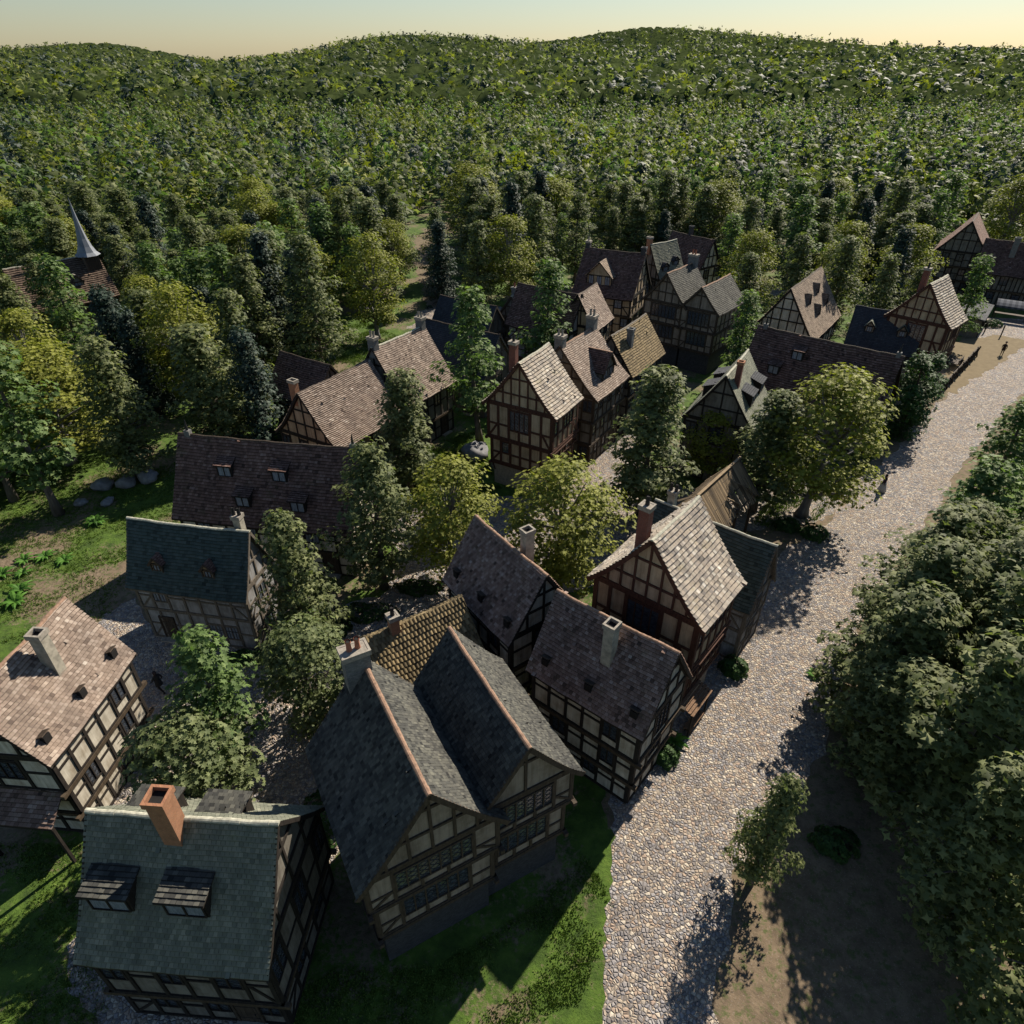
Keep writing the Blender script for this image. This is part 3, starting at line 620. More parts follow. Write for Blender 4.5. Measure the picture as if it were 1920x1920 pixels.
# street house with big dormer, ochre house beside it
e, p, rf, fl, d = house('dormer_house', 'dark-timbered house with one large tiled dormer, behind the mid-village gabled house', (6.42, 62.96), 57.5, 7.3, 4.3, 7.4, 12, [0, 2.5, 5], RM['pink'], PL['dim'], WD['brown'], .19, .2, .035, .2, .45, .15, .5, M_RIDGE, (7, 6), None, 6, (.35, .65))
gable_dormer(e, .5, -1, 3.25, zat(p, 3.25)-.1, 2.5, 1.0, 1.55, 2.9, RM['dark'], PL['dim'], WD['black'], ridge=M_RIDGE, over=.2)
chimney(e, -3.2, .2, 10.8, 12.7, .7, .9, BR['stone'], M_PALE, 2, M_PALE); chimney(e, 3.1, .1, 10.8, 12.9, .8, .9, BR['stone'], M_PALE, 2, M_PALE)
e, p, rf, fl, d = house('ochre_house', 'narrow house with an ochre tile roof and a tall grey chimney on its slope', (12.4, 69.3), 56.5, 8.6, 2.85, 7.0, 11, [0, 2.4, 4.8], RM['straw'], PL['dim'], WD['black'], .26, .22, .05, .2, .3, .12, 0, WD['grey'], (6, 4), None, 5, (.5,))
chimney(e, -1.75, -1.05, 8.6, 11.0, .55, .6, BR['stone'], BR['stone'])

# long sunlit pair of roofs at left centre
e, p, rf, fl, d = house('ribbed_roof_house', 'house with a sunlit ribbed brown roof, nearer of the joined pair', (-16.4, 57.9), 59.2, 9.5, 4.0, 5.2, 10, [0, 2.4], RM['pink'], PL['tan'], WD['black'], .17, .3, .06, .25, .5, .12, .7, WD['brown'], (8, 6), None, 6, (.3, .6))
chimney(e, -4.3, .75, 8.6, 10.7, .5, .7, BR['orange'], M_PALE)
e, p, rf, fl, d = house('rear_cottage', 'low dark-tiled cottage peeping out behind the ribbed brown roof', (-21.7, 66.5), -33, 7.5, 2.8, 4.6, 8.4, [0, 2.2], RM['dark'], PL['dim'], WD['black'], .22, .24, .04, .3, .4, .1, 0, WD['brown'], (6, 4), None, 4, (.5,))
e, p, rf, fl, d = house('smooth_roof_house', 'house with a sunlit pinkish roof and a stone chimney at each ridge end', (-11.5, 65.7), 57, 8.1, 4.1, 5.6, 11, [0, 2.5], RM['pink'], PL['dim'], WD['black'], .2, .22, .03, .2, .5, .12, .5, M_RIDGEG, (7, 6), None, 6, (.35, .65))
for x in (-3.6, 3.6): chimney(e, x, .1, 9.9, 11.7, .65, .85, BR['stone'], M_PALE, 2, M_PALE)

# dark slate ranges in the middle
house('dark_slate_house', 'low house with a plain dark slate roof in shade, right behind the sunlit pinkish roof', (-6.1, 74.9), -32.7, 11.4, 3.6, 4.2, 9, [0, 2.2], RM['blue'], PL['dim'], WD['grey'], .22, .25, .02, .25, .4, .1, 0, WD['brown'], (8, 5), None, 5, (.5,))
house('dark_slate_house', 'farther dark slate-roofed house beside the cobbled court and the dirt path', (-5.8, 88), -33, 9.2, 3.0, 4.0, 8, [0, 2.0], RM['blue'], PL['dim'], WD['grey'], .22, .25, .02, .25, .4, .1, 0, WD['brown'], (7, 5), None, 5, (.5,))
e, p, rf, fl, d = house('mossy_cottage', 'small cottage with a sunlit mossy roof, half hidden by the bright slender tree', (1.6, 91.5), 55, 6.0, 2.5, 5.0, 8.2, [0, 2.4], RM['moss'], PL['dim'], WD['brown'], .2, .2, .03, .2, .35, .1, 0, M_RIDGEG, (5, 4), None, 4, (.5,))
chimney(e, -2.2, 0, 7.4, 9.0, .6, .6, BR['stone'], BR['stone'], 1)
e, p, rf, fl, d = house('cross_winged_house', 'dark brown-tiled house with a ribbed cross wing, behind the slender bright trees', (4.6, 82.7), -35.1, 9.4, 2.9, 6.4, 11, [0, 2.4, 4.6], RM['dark'], PL['grey'], WD['black'], .2, .22, .04, .25, .35, .12, .3, WD['brown'], (7, 4), None, 5, (.5,))
e2, p2, rf2, fl2, d2 = house('cross_winged_house', '', (9.2, 82.3), 62, 6.0, 2.7, 7.0, 11.1, [0, 2.4, 4.6], RM['pink'], PL['tan'], WD['black'], .19, .26, .05, .25, .4, .12, .5, WD['brown'], (5, 4), None, 5, (.5,))
merge(e, e2)
e, p, rf, fl, d = house('tall_house', 'tall brown-roofed house with one big timbered gable dormer, left of the far twin gables', (14.2, 95.6), -26, 8.8, 4.6, 7.4, 12.6, [0, 2.6, 5.1], RM['dark'], PL['tan'], WD['black'], .2, .22, .035, .3, .4, .15, .3, WD['brown'], (7, 6), None, 6, (.35, .65), style='casement')
gable_dormer(e, -.9, -1, 3.3, zat(p, 3.3)-.2, 3.5, 1.35, 1.75, 3.6, RM['tan'], PL['tan'], WD['black'], over=.25)
chimney(e, -4.0, .2, 11.4, 13.2, .6, .7, BR['dark'], M_PALE, 1, M_PALE); chimney(e, 4.0, .1, 11.4, 13.1, .6, .7, BR['dark'], BR['dark'])
e, p, rf, fl, d = house('mossy_house', 'narrow grey-green roofed house with two dark dormers, behind the far twin gables', (22.2, 102.6), 36, 5.6, 3.0, 7.2, 12.2, [0, 2.6, 5], RM['moss'], PL['dim'], WD['black'], .2, .2, .03, .25, .35, .12, .4, M_RIDGEG, (5, 5), None, 5, (.4,))
for x, y in ((-1.1, 2.0), (1.3, 1.7)): gable_dormer(e, x, -1, y, zat(p, y)-.2, 1.2, .8, .5, 1.6, RM['blue'], PL['dim'], WD['black'])
chimney(e, -2.6, .3, 10.8, 12.9, .55, .7, BR['orange'], M_PALE)
e, p, rf, fl, d = house('far_brown_house', 'dark brown-tiled timber house, farthest of the cluster behind the twin gables', (28.6, 111), -52, 8.4, 2.9, 6.9, 11.4, [0, 2.4, 4.6], RM['dark'], PL['white'], WD['black'], .22, .24, .04, .25, .4, .12, .35, WD['brown'], (7, 4), None, 5, (.4,))
chimney(e, -1.0, .6, 10.0, 12.3, .5, .6, BR['dark'], BR['dark'])
# tan house with four triangular dormers
e, p, rf, fl, d = house('tan_roof_house', 'white half-timbered house whose steep tan roof carries four small pointed dormers', (38.1, 87.9), 53.7, 13.4, 4.1, 5.0, 11, [0, 2.5], RM['tan'], PL['white'], WD['black'], .2, .26, .045, .2, .4, .12, .2, WD['brown'], (9, 6), None, 7, (.3, .55, .78), style='casement')
for x, y in ((-2.9, 1.7), (1.3, 1.45), (-1.1, 2.75), (3.0, 2.5)): gable_dormer(e, x, -1, y, zat(p, y)-.1, 1.15, .18, 1.25, 1.2, RM['tan'], PL['dim'], WD['black'], over=.06)
m = MB().mat(M_IRON); m.tube([(6.5, 0, 10.9), (6.5, 0, 11.6), (6.5, 0, 12.3)], [.08, .05, .01], 6); m.build('ridge_finial', e)
# dark slate house with two gablets
e, p, rf, fl, d = house('dark_slate_house', 'dark slate-roofed house with two small gabled dormers, beside the gabled house near the sand patch', (46.2, 80.6), -30, 8.0, 3.2, 4.7, 9, [0, 2.4], RM['blue'], PL['dim'], WD['black'], .2, .2, .02, .25, .35, .1, .2, RM['blue'], (7, 4), None, 4, (.5,))
for x in (-1.7, 1.9): gable_dormer(e, x, -1, 1.75, zat(p, 1.75)-.15, .95, .85, .6, 1.3, RM['moss'], PL['beige'], WD['black'], .18, .18, over=.16)
chimney(e, 2.1, .7, 7.6, 9.8, .5, .5, BR['orange'], M_PALE, 1)
# steep mossy house with slate dormers, twice
def mossy_dormers(label, c, yaw, Hr, He, fl, dx=(-1.0, 2.3), ch=(-2.3, -.75, .75, .5), drm='blue'):
    e, p, rf, fl, d = house('steep_mossy_house', label, c, yaw, 7.6, 3.5, He, Hr, fl, RM['moss'], PL['dim'], WD['black'], .2, .18, .025, .25, .35, .14, .3, M_RIDGEG, (6, 5), None, 4, (.3, .62), group='steep mossy houses with slate dormers')
    L_ = plen(p)
    for s in (1, -1):
        for x in dx:
            shed_dormer(e, x, s, p, L_*.34, 1.7, L_*.34*.52, 1.15, RM[drm], WD['black'], PL['dim'])
    chimney(e, ch[0], ch[1], Hr-1.8, Hr+ch[2], ch[3], ch[3], BR['orange'] if yaw < 0 else BR['red'], BR['orange'])
mossy_dormers('steep grey-green house with slate dormers, beside the biggest yellow-green tree', (20.9, 58.6), 59.3, 11, 6.0, [0, 2.6])
mossy_dormers('grey-green roofed house with an open orange chimney, below the sunlit brown-tiled house', (-12.6, 14.4), -4, 10.2, 5.6, [0, 2.5], (-2.45, .5), (-.25, -.3, 1.55, .7), 'slate')

# inn at the far corner
e, p, rf, fl, d = house('inn', 'large dark inn with close-set timber studs and a long brown roof, at the far crossroad', (85.2, 113.8), -33, 14, 4.3, 5.0, 9.6, [0, 2.5], RM['dark'], PL['dim'], WD['black'], .22, .24, .04, .3, .5, .15, .3, WD['brown'], (22, 8), {('front', 1): [(6, 8, .3, .9), (14, 16, .3, .9)], ('front', 0): [(4, 6, .4, .9), (10, 12, .4, .9)]}, 8, (.5,), mid=0, brace=False)
chimney(e, -2.6, -1.6, 7.4, 10.2, .8, .8, BR['stone'], BR['stone'])
e2, p2, rf2, fl2, d2 = house('inn', '', (79.5, 122.5), 55, 10, 4.2, 6.8, 12, [0, 2.5, 4.7], RM['dark'], PL['dim'], WD['black'], .22, .24, .04, .3, .45, .15, .4, WD['brown'], (8, 7), None, 7, (.4, .65))
merge(e, e2)
# low flat-roofed slate shed beside it
e = empty('lean_to_shed', (70.8, 101.3, 0), 52, 'low shed with a flat blue-grey slate roof, beyond the rail fence', 'shed')
m = MB().mat(PL['dim']); m.box(-5, 4.2, -1.7, 1.7, 0, 2.5); m.build('wall', e)
m = MB().mat(RM['blue']); m.add([(-5.2, -2.0, 2.55), (4.4, -2.0, 2.55), (4.4, 2.0, 3.1), (-5.2, 2.0, 3.1), (-5.2, -2.0, 2.4), (4.4, -2.0, 2.4), (4.4, 2.0, 2.9), (-5.2, 2.0, 2.9)], [(0, 1, 2, 3), (7, 6, 5, 4), (0, 4, 5, 1), (1, 5, 6, 2), (2, 6, 7, 3), (3, 7, 4, 0)])
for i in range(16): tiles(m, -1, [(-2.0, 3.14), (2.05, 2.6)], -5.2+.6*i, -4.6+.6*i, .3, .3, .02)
m.build('roof', e); m = MB().mat(WD['black'])
for x in (-4.9, -2.5, 0, 2.2, 4.1): m.bar((x, -1.75, 0), (x, -1.75, 2.45), .16, .12)
m.bar((-5, -1.76, 2.4), (4.2, -1.76, 2.4), .14, .14); m.build('timber_frame', e)

# chapel with spire
e, p, rf, fl, d = house('chapel', 'chapel with a brown tiled roof and a slim blue-grey lead spire, deep in the forest', (-67.2, 100.6), 49, 12.6, 4.2, 4.4, 10, [0], RM['chapel'], PL['dim'], WD['brown'], .3, .26, .06, .3, .4, 0, 0, M_RIDGEG, (5, 3), {('front', 0): [(1, 2, .2, .9), (3, 4, .2, .9)]}, 3, (.5,), jetty=False, brace=False, doors=('right',))
m = MB().mat(RM['chapel']); t0 = 4.9
m.box(t0-1.0, t0+1.0, -1.6, .8, 7.2, 10.1); m.mat(WD['brown'])
for x in (-.7, -.35, 0, .35, .7): m.bar((t0+x, -1.62, 7.4), (t0+x, -1.62, 10), .08, .08)
for y in (-1.6, -1.0, -.4, .2, .8): m.bar((t0+1.01, y, 7.4), (t0+1.01, y, 10), .08, .08)
m.build('turret', e)
m = MB().mat(RM['lead']); prs = [(1.75, 10.05), (1.3, 10.5), (.95, 11.3), (.68, 12.4), (.45, 13.8), (.25, 15.4), (.1, 17.0), (.02, 17.9)]; nn = 8
vs = [(t0+r*math.cos(2*math.pi*(k+.5)/nn), -.4+r*math.sin(2*math.pi*(k+.5)/nn), z) for r, z in prs for k in range(nn)]
fs = [(i*nn+k, i*nn+(k+1) % nn, (i+1)*nn+(k+1) % nn, (i+1)*nn+k) for i in range(len(prs)-1) for k in range(nn)]+[tuple(range(nn))[::-1]]
m.add(vs, fs); m.build('spire', e)
gable_dormer(e, 1.6, -1, 2.6, zat(p, 2.6)-.1, 1.6, .7, .9, 1.6, RM['chapel'], PL['dim'], WD['brown'], ridge=M_PALE)

# ------------------------------------------------------------------ trees
nr = np.random.default_rng(11)
LEAF = np.array([(0, 0, -.06), (0, .5, .0), (.16, .2, .02), (.46, .3, -.05), (.28, .0, .03), (.42, -.26, -.06), (.12, -.2, .02), (0, -.52, -.05), (-.13, -.2, .02), (-.44, -.24, -.06), (-.26, .02, .03), (-.45, .32, -.05), (-.15, .2, .02)])
LEAF_F = np.array([(0, i, i % 12+1) for i in range(1, 13)])
SPRIG = np.array([(0, 0, .03), (.12, .55, -.05), (.22, .1, -.02), (.5, -.12, -.1), (.12, -.18, .0), (-.05, -.55, -.08), (-.16, -.1, .0), (-.5, .14, -.1), (-.14, .2, .0)])
SPRIG_F = np.array([(0, i, i % 8+1) for i in range(1, 9)])
def rots(nrm, spin):
    n_ = nrm/np.linalg.norm(nrm, axis=1, keepdims=True); a = np.cross(n_, np.array([.31, .95, .08])); a /= np.linalg.norm(a, axis=1, keepdims=True)+1e-9
    b = np.cross(n_, a); c, s = np.cos(spin)[:, None], np.sin(spin)[:, None]
    x = a*c+b*s; y = -a*s+b*c
    return np.stack([x, y, n_], 2)
def mesh_np(name, v, f, mats, tint=None, mi=None):
    me = bpy.data.meshes.new(name); me.vertices.add(len(v)); me.vertices.foreach_set('co', np.ascontiguousarray(v, dtype=np.float32).ravel())
    m, k = f.shape; me.loops.add(m*k); me.loops.foreach_set('vertex_index', f.astype(np.int32).ravel())
    me.polygons.add(m); me.polygons.foreach_set('loop_start', np.arange(0, m*k, k, dtype=np.int32)); me.polygons.foreach_set('loop_total', np.full(m, k, np.int32))
    for x in mats: me.materials.append(x)
    if mi is not None: me.polygons.foreach_set('material_index', mi.astype(np.int32))
    if tint is not None: at = me.attributes.new('tint', 'FLOAT', 'FACE'); at.data.foreach_set('value', tint.astype(np.float32))
    me.update(calc_edges=True); return me
def leaves(pos, nrm, size, shape, faces):
    n = len(pos); Rm = rots(nrm, nr.uniform(0, 6.28, n)); k = len(shape)
    v = np.einsum('nij,kj->nki', Rm, shape)*size[:, None, None]+pos[:, None, :]
    f = (faces[None]+(np.arange(n)*k)[:, None, None]).reshape(-1, 3)
    t = np.clip(np.repeat(nr.beta(2.2, 2.2, n), len(faces))+nr.normal(0, .04, n*len(faces)), 0, 1)
    return v.reshape(-1, 3), f, t
#            height  trunk-clear  radius  n-clumps  leaves/clump clump-r  leaf size
KIND = {'P': (14., .16, 3.1, 80, 64, .6, .4), 'S': (14., .24, 2.35, 38, 52, .66, .44), 'Y': (12., .2, 3.2, 88, 72, .64, .29),
        'D': (14., .08, 2.7, 110, 54, .55, .4), 'C': (9., .02, 1.5, 70, 40, .5, .4), 'L': (8., .1, 2.5, 64, 66, .55, .3)}
def radius(kind, t):
    if kind in 'PS': return (1-t)**.85*(.4+.6*min(1, (t+.05)/.24))*(1+.22*math.sin(t*23)) + .05
    if kind == 'Y': return math.sqrt(max(0, 1-(2*t-.9)**2*.9))*.98 if t < .95 else .3
    if kind == 'D': return (1-t)**.9+.04
    if kind == 'C': return math.sin(math.pi*min(.98, .12+.88*t))**.6
    return math.sqrt(max(0.05, 1-(1.8*t-.75)**2))
def tree_meshes(kind, seed):
    r = random.Random(seed); H_, clr, Rr, nc, nl, cr, ls = KIND[kind]
    z0 = H_*clr; cl = []; T = MB().mat(BK['Y' if kind == 'Y' else 'D' if kind in 'DC' else 'P'])
    bend = [(r.uniform(-.25, .25), r.uniform(-.25, .25)) for _ in range(3)]
    def axis(z): u = z/H_; return Vector((bend[0][0]*math.sin(u*3)*1.4+bend[1][0]*u, bend[0][1]*math.sin(u*2.4)*1.4+bend[1][1]*u, z))
    r0 = .3 if kind == 'Y' else .25; top = H_*(.55 if kind in 'YL' else .97)
    pts = [axis(top*i/9) for i in range(10)]; rad = [r0*(1.5 if i == 0 else 1.08 if i == 1 else 1)*(1-.86*i/9) for i in range(10)]
    T.tube(pts, rad, 8)
    for i in range(nc):
        t = (i+.5)/nc if kind in 'PSD' else r.random()
        t = min(.99, max(0, t**(1.15 if kind in 'PSD' else 1)+r.uniform(-.03, .03)))
        z = z0+(H_-z0)*t; a = i*2.39996+r.uniform(-.5, .5); rr = Rr*radius(kind, t)*(r.uniform(.35, 1.22) if r.random() < .8 else r.uniform(.1, .5))
        if kind in 'YL' : rr = Rr*radius(kind, t)*r.uniform(.45, 1.0)
        c = axis(min(z, H_))+Vector((math.cos(a)*rr, math.sin(a)*rr, r.uniform(-.2, .2)-(.25*rr if kind == 'D' else 0)))
        c.z = z+r.uniform(-.25, .25)-(.22*rr if kind == 'D' else 0)
        cl.append((c, r.uniform(.65, 1.3)))
        if r.random() < (.75 if kind in 'PS' else .5):
            zb = max(z0*.7, z-rr*(.35 if kind in 'PS' else .75 if kind in 'YL' else .1)); zb = min(zb, top*.96)
            b = axis(zb); m_ = b.lerp(c, .55)+Vector((0, 0, r.uniform(-.12, .2))); w_ = .05+.045*rr/Rr*(1-t)+(.04 if kind == 'Y' else 0)
            T.tube([b, m_, c], [w_, w_*.6, w_*.25], 5, caps=False)
    pos = []; nrm = []; sz = []
    for c, s in cl:
        n = int(nl*s); p = nr.normal(0, 1, (n, 3)); p /= np.maximum(1, np.linalg.norm(p, axis=1, keepdims=True)/1.6)
        p *= np.array([1, 1, .55 if kind in 'PSL' else .7])*cr*s; pos.append(p+np.array(c))
        ax = np.array(axis(min(c.z, H_)))*np.array([1, 1, 0]); o = (np.array(c)-ax)*np.array([1, 1, 0]); o = o/(np.linalg.norm(o)+.3)
        q_ = p*.55+np.array([0, 0, .95 if kind != 'D' else .7])+o*.55+nr.normal(0, .42, (n, 3)); nrm.append(q_); sz.append(ls*nr.uniform(.6, 1.25, n))
    shp = (SPRIG, SPRIG_F) if kind in 'PDC' else (LEAF, LEAF_F)
    v, f, t = leaves(np.concatenate(pos), np.concatenate(nrm), np.concatenate(sz), *shp)
    crown = mesh_np('crown', v, f, [LM[kind]], t)
    o = T.build('trunk', smooth=True); tm = o.data; bpy.data.objects.remove(o)
    return tm, crown
PROTO = {k: [tree_meshes(k, 100*i+ord(k)) for i in range(n)] for k, n in (('P', 4), ('S', 3), ('Y', 3), ('D', 2), ('C', 1), ('L', 2))}
TNAME = {'P': 'plane_tree', 'S': 'slender_tree', 'Y': 'maple_tree', 'D': 'dark_conifer', 'C': 'columnar_tree', 'L': 'young_tree'}
ti = [0]
def tree(kind, x, y, h, label, group=None, lean=0, wide=1):
    ti[0] += 1; tm, cm = PROTO[kind][ti[0] % len(PROTO[kind])]; s = h/KIND[kind][0]
    e = empty(TNAME[kind], (x, y, 0), (ti[0]*137.5) % 360, label, 'tree', group); e.scale = (s*wide*(.95+.1*((ti[0]*7) % 5)/4), s*wide, s)
    for n_, me in (('trunk', tm), ('crown', cm)):
        o = bpy.data.objects.new(n_, me); C.objects.link(o); o.parent = e
    return e
TREES = [
 ('S', -41.1, 49.7, 17, 'tall bright-leaved tree with a long bare trunk, at the left edge of the lawn'),
 ('P', -36.6, 55.9, 14, 'olive tree standing behind the row of grey boulders on the lawn'),
 ('Y', -50.6, 66.3, 13, 'yellow-green tree at the left border, above the bare-trunked tree of the lawn'),
 ('S', -52.9, 77.7, 16, 'bright slender tree in front and left of the chapel'),
 ('D', -44.2, 72.2, 14, 'dark blue-green conifer just below the chapel, the taller of two'),
 ('D', -41.0, 70.1, 12, 'shorter dark conifer leaning on the yellow-green maple below the chapel'),
 ('Y', -36.9, 71.7, 14, 'round yellow-green maple with a pale trunk, behind the boulder cluster on the lawn'),
 ('P', -28.9, 67.0, 15.2, 'olive tree rooted among the boulder cluster beside the ribbed-roof house'),
 ('P', -25.3, 83.8, 17, 'tallest olive tree, a pale cone left of the yellow-green maple by the dirt path'),
 ('Y', -20.0, 96.0, 14.2, 'round yellow-green maple with a grey trunk, left of the dirt path'),
 ('D', -11.9, 113.4, 13, 'dark conifer on the right side of the dirt path'),
 ('Y', -.4, 110.1, 14, 'yellow-green maple among olive trees, above the dark slate house and its court'),
 ('P', -5.2, 108, 14, 'olive tree next to the dark conifer right of the dirt path'),
 ('P', 4, 117, 16, 'olive tree with a straight trunk, directly behind the cross-winged house'),
 ('P', 11.7, 126.2, 15, 'olive tree behind and left of the tall house with the gable dormer'),
 ('S', -3.5, 63.7, 16.4, 'tall thin bright-leaved tree left of the mid-village gabled house'),
 ('S', 4.4, 77.0, 15.5, 'sparse bright-leaved tree in front of the cross-winged house'),
 ('P', -9.7, 53.3, 12.1, 1.35, 'olive tree between the ribbed-roof house and the mid-village gabled house'),
 ('P', -10.0, 39.6, 12.4, 1.2, 'olive tree at the right end of the left long house'),
 ('P', -14.3, 33.4, 11.4, 1.15, 'olive tree at the right corner of the left green-slate cottage'),
 ('L', -12.0, 27.4, 7.6, 'low pale-leaved tree against the left eave of the near twin-gabled house'),
 ('S', -15.9, 23.6, 11, 'bright broad-leaved tree standing in the cobbled square by the walking person'),
 ('L', -16.2, 20.0, 8.2, 1.15, 'pale-leaved bushy tree behind the orange chimney'),
 ('Y', -4.7, 41.2, 10.2, 1.25, 'smaller yellow-green tree, left of the pair behind the ridge with the stone chimney'),
 ('Y', 3.4, 39.9, 10.8, 1.5, 'brightest yellow-green tree, right in front of the mid-village gabled house'),
 ('P', 11.7, 49.9, 13.6, 1.45, 'big olive tree to the right of the mid-village gabled house'),
 ('Y', 19.0, 56.0, 7.3, 1.35, 'small yellow-green tree beside the steep mossy house'),
 ('P', 22.0, 50.4, 11.8, 1.5, 'olive tree overlapped by the big yellow-green tree at the roadside'),
 ('Y', 26.2, 49.6, 13.4, 1.35, 'biggest yellow-green tree, overhanging the wide cobbled road'),
 ('C', 42.4, 65.2, 9.2, 'dark green columnar tree at the right end of the long house by the road'),
 ('C', 45.6, 68.4, 8, 'dark green columnar tree beside the rail fence'),
 ('S', 27.8, 79.0, 11.6, 'bright-leaved tree to the right of the far twin-gabled house'),
 ('S', 63.2, 92.5, 12.5, 'bright-leaved tree between the far gabled house and the inn'),
 ('P', 40.5, 122, 15, 'olive tree beside the far cobbled lane behind the twin gables'),
 ('P', 22.4, 20.2, 13, 1.5, 'big olive tree, tallest of the near ones on the right bank'),
 ('P', 24.2, 29.6, 12, 1.5, 'olive tree on the right bank, opposite the gabled house with the plank awning'),
 ('P', 22.0, 26.2, 11, 1.55, 'olive tree on the right bank whose crown hangs farthest over the cobbles'),
 ('P', 26.6, 24.8, 13.5, 1.4, 'olive tree on the right bank behind the overhanging crown, at the picture border'),
 ('P', 27.2, 33.2, 11.5, 1.5, 'olive tree on the right bank across from the end-on green-slate cottage'),
 ('P', 20.6, 15.4, 11.5, 1.3, 'olive tree on the right bank over the patch of bare earth'),
 ('P', 21.5, 11.0, 12, 1.3, 'olive tree on the right bank, lowest in the picture'),
 ('P', 20.6, 22.6, 9, 1.6, 'low broad olive tree at the road edge, left of the tallest near one'),
 ('P', 24.6, 22.2, 10.5, 1.5, 'olive tree right behind the tallest near one on the right bank'),
 ('P', 30.6, 36.4, 10, 1.55, 'low olive tree at the road edge, at the upper end of the dark mass'),
 ('P', 28.6, 29.0, 12.5, 1.45, 'olive tree in the middle of the dark mass on the right bank'),
 ('P', 34.2, 33.4, 13, 1.4, 'olive tree at the back of the right bank, against the picture border'),
 ('S', 33.8, 40.2, 11, 1.5, 'bright-leaved tree on the right bank, in the middle of the row'),
 ('S', 37.0, 38.5, 13, 1.4, 'bright-leaved tree behind the row on the right bank, against the border'),
 ('S', 44.4, 52.0, 10, 1.5, 'bright-leaved tree on the right bank, opposite the big yellow-green tree'),
 ('S', 55.5, 63.5, 9, 'farthest bright-leaved tree on the right bank, at the picture border'),
 ('P', 31.4, 30.2, 14, 1.4, 'tall olive tree on the right bank set back from the road'),
 ('P', 11.9, 17.0, 8.6, .8, 'small olive tree on the inner bend of the cobbled road'),
 ('P', 40.9, 98.6, 14, 'olive tree behind the steep tan roof with pointed dormers'),
 ('P', 46.4, 96.2, 14, 'olive tree to the right behind the steep tan roof'),
 ('P', 49.6, 90.5, 13, 'olive tree behind the dark slate house with two gabled dormers'),
 ('Y', 36.3, 104.0, 13, 'yellow-green tree left behind the steep tan roof'),
 ('Y', 61.6, 106.6, 13.5, 'yellow-green tree just left of the inn'),
 ('D', 57.3, 101.6, 14, 'dark conifer left of the yellow-green tree by the inn'),
 ('S', 35.3, 112.2, 14, 'bright-leaved tree over the far cobbled lane'),
 ('Y', 51.1, 106.1, 14, 'yellow-green tree between the steep tan roof and the dark conifer'),
 ('P', 55.4, 92.3, 11, 'olive tree behind the brick chimney of the far gabled house'),
 ('P', -63.0, 90.5, 13, 'olive tree in front of the left end of the chapel'),
 ('P', -13.6, 124, 13, 'olive tree closest to the dirt path, on its right side above the dark conifer'),
 ('Y', -20.6, 119, 12, 'yellow-green tree left of the dirt path, beyond the grey-trunked maple'),
 ('P', -21.5, 132, 14, 'olive tree left of the far end of the dirt path'),
 ('P', 33.2, 95.5, 12, 'olive tree between the far twin gables and the steep tan roof')]
for k, x, y, h, *r_ in TREES: tree(k, x, y, h, r_[-1], wide=r_[0] if len(r_) > 1 else 1.12)
# forest round the village: individual trees, kept off paths and buildings
ZONES = [('the forest left of the chapel', [(-100, 70), (-58, 62), (-73, 96), (-100, 120)], 14), ('the forest right of the chapel', [(-58, 76), (-44, 76), (-27, 90), (-40, 108), (-60, 92)], 22),
         ('the forest behind the chapel', [(-110, 112), (-66, 112), (-52, 104), (-42, 120), (-60, 145), (-110, 150)], 34), ('the forest left of the dirt path', [(-42, 110), (-26, 98), (-20, 118), (-28, 165), (-55, 150)], 30),
         ('the forest right of the dirt path', [(-8, 121), (4, 121), (12, 130), (8, 165), (-10, 170)], 22), ('the wood behind the far twin gables', [(16, 134), (34, 138), (45, 132), (56, 150), (20, 165)], 18),
         ('the forest by the inn', [(48, 118), (66, 110), (74, 130), (100, 140), (70, 160), (50, 140)], 28), ('the wood behind the lawn', [(-60, 48), (-46, 46), (-41, 60), (-47, 66), (-62, 60)], 9),
         ('the wood on the right bank', [(30, 22), (38, 30), (50, 44), (62, 58), (75, 70), (85, 60), (50, 20)], 14), ('the strip behind the long house', [(-31, 58), (-25.5, 60), (-25.5, 68), (-31, 64)], 2)]
def inside(p, poly):
    x, y = p; c = False
    for (x1, y1), (x2, y2) in zip(poly, poly[1:]+poly[:1]):
        if (y1 > y) != (y2 > y) and x < (x2-x1)*(y-y1)/(y2-y1)+x1: c = not c
    return c
fr = random.Random(23); taken = [(t[1], t[2]) for t in TREES]
WORD = {'P': 'olive-green broadleaf', 'S': 'bright-green slender', 'Y': 'yellow-green maple', 'D': 'dark blue-green conifer'}
ORD = ['first', 'second', 'third', 'fourth', 'fifth', 'sixth', 'seventh', 'eighth', 'ninth', 'tenth', 'eleventh', 'twelfth', 'thirteenth', 'fourteenth', 'fifteenth', 'sixteenth', 'seventeenth', 'eighteenth', 'nineteenth', 'twentieth']
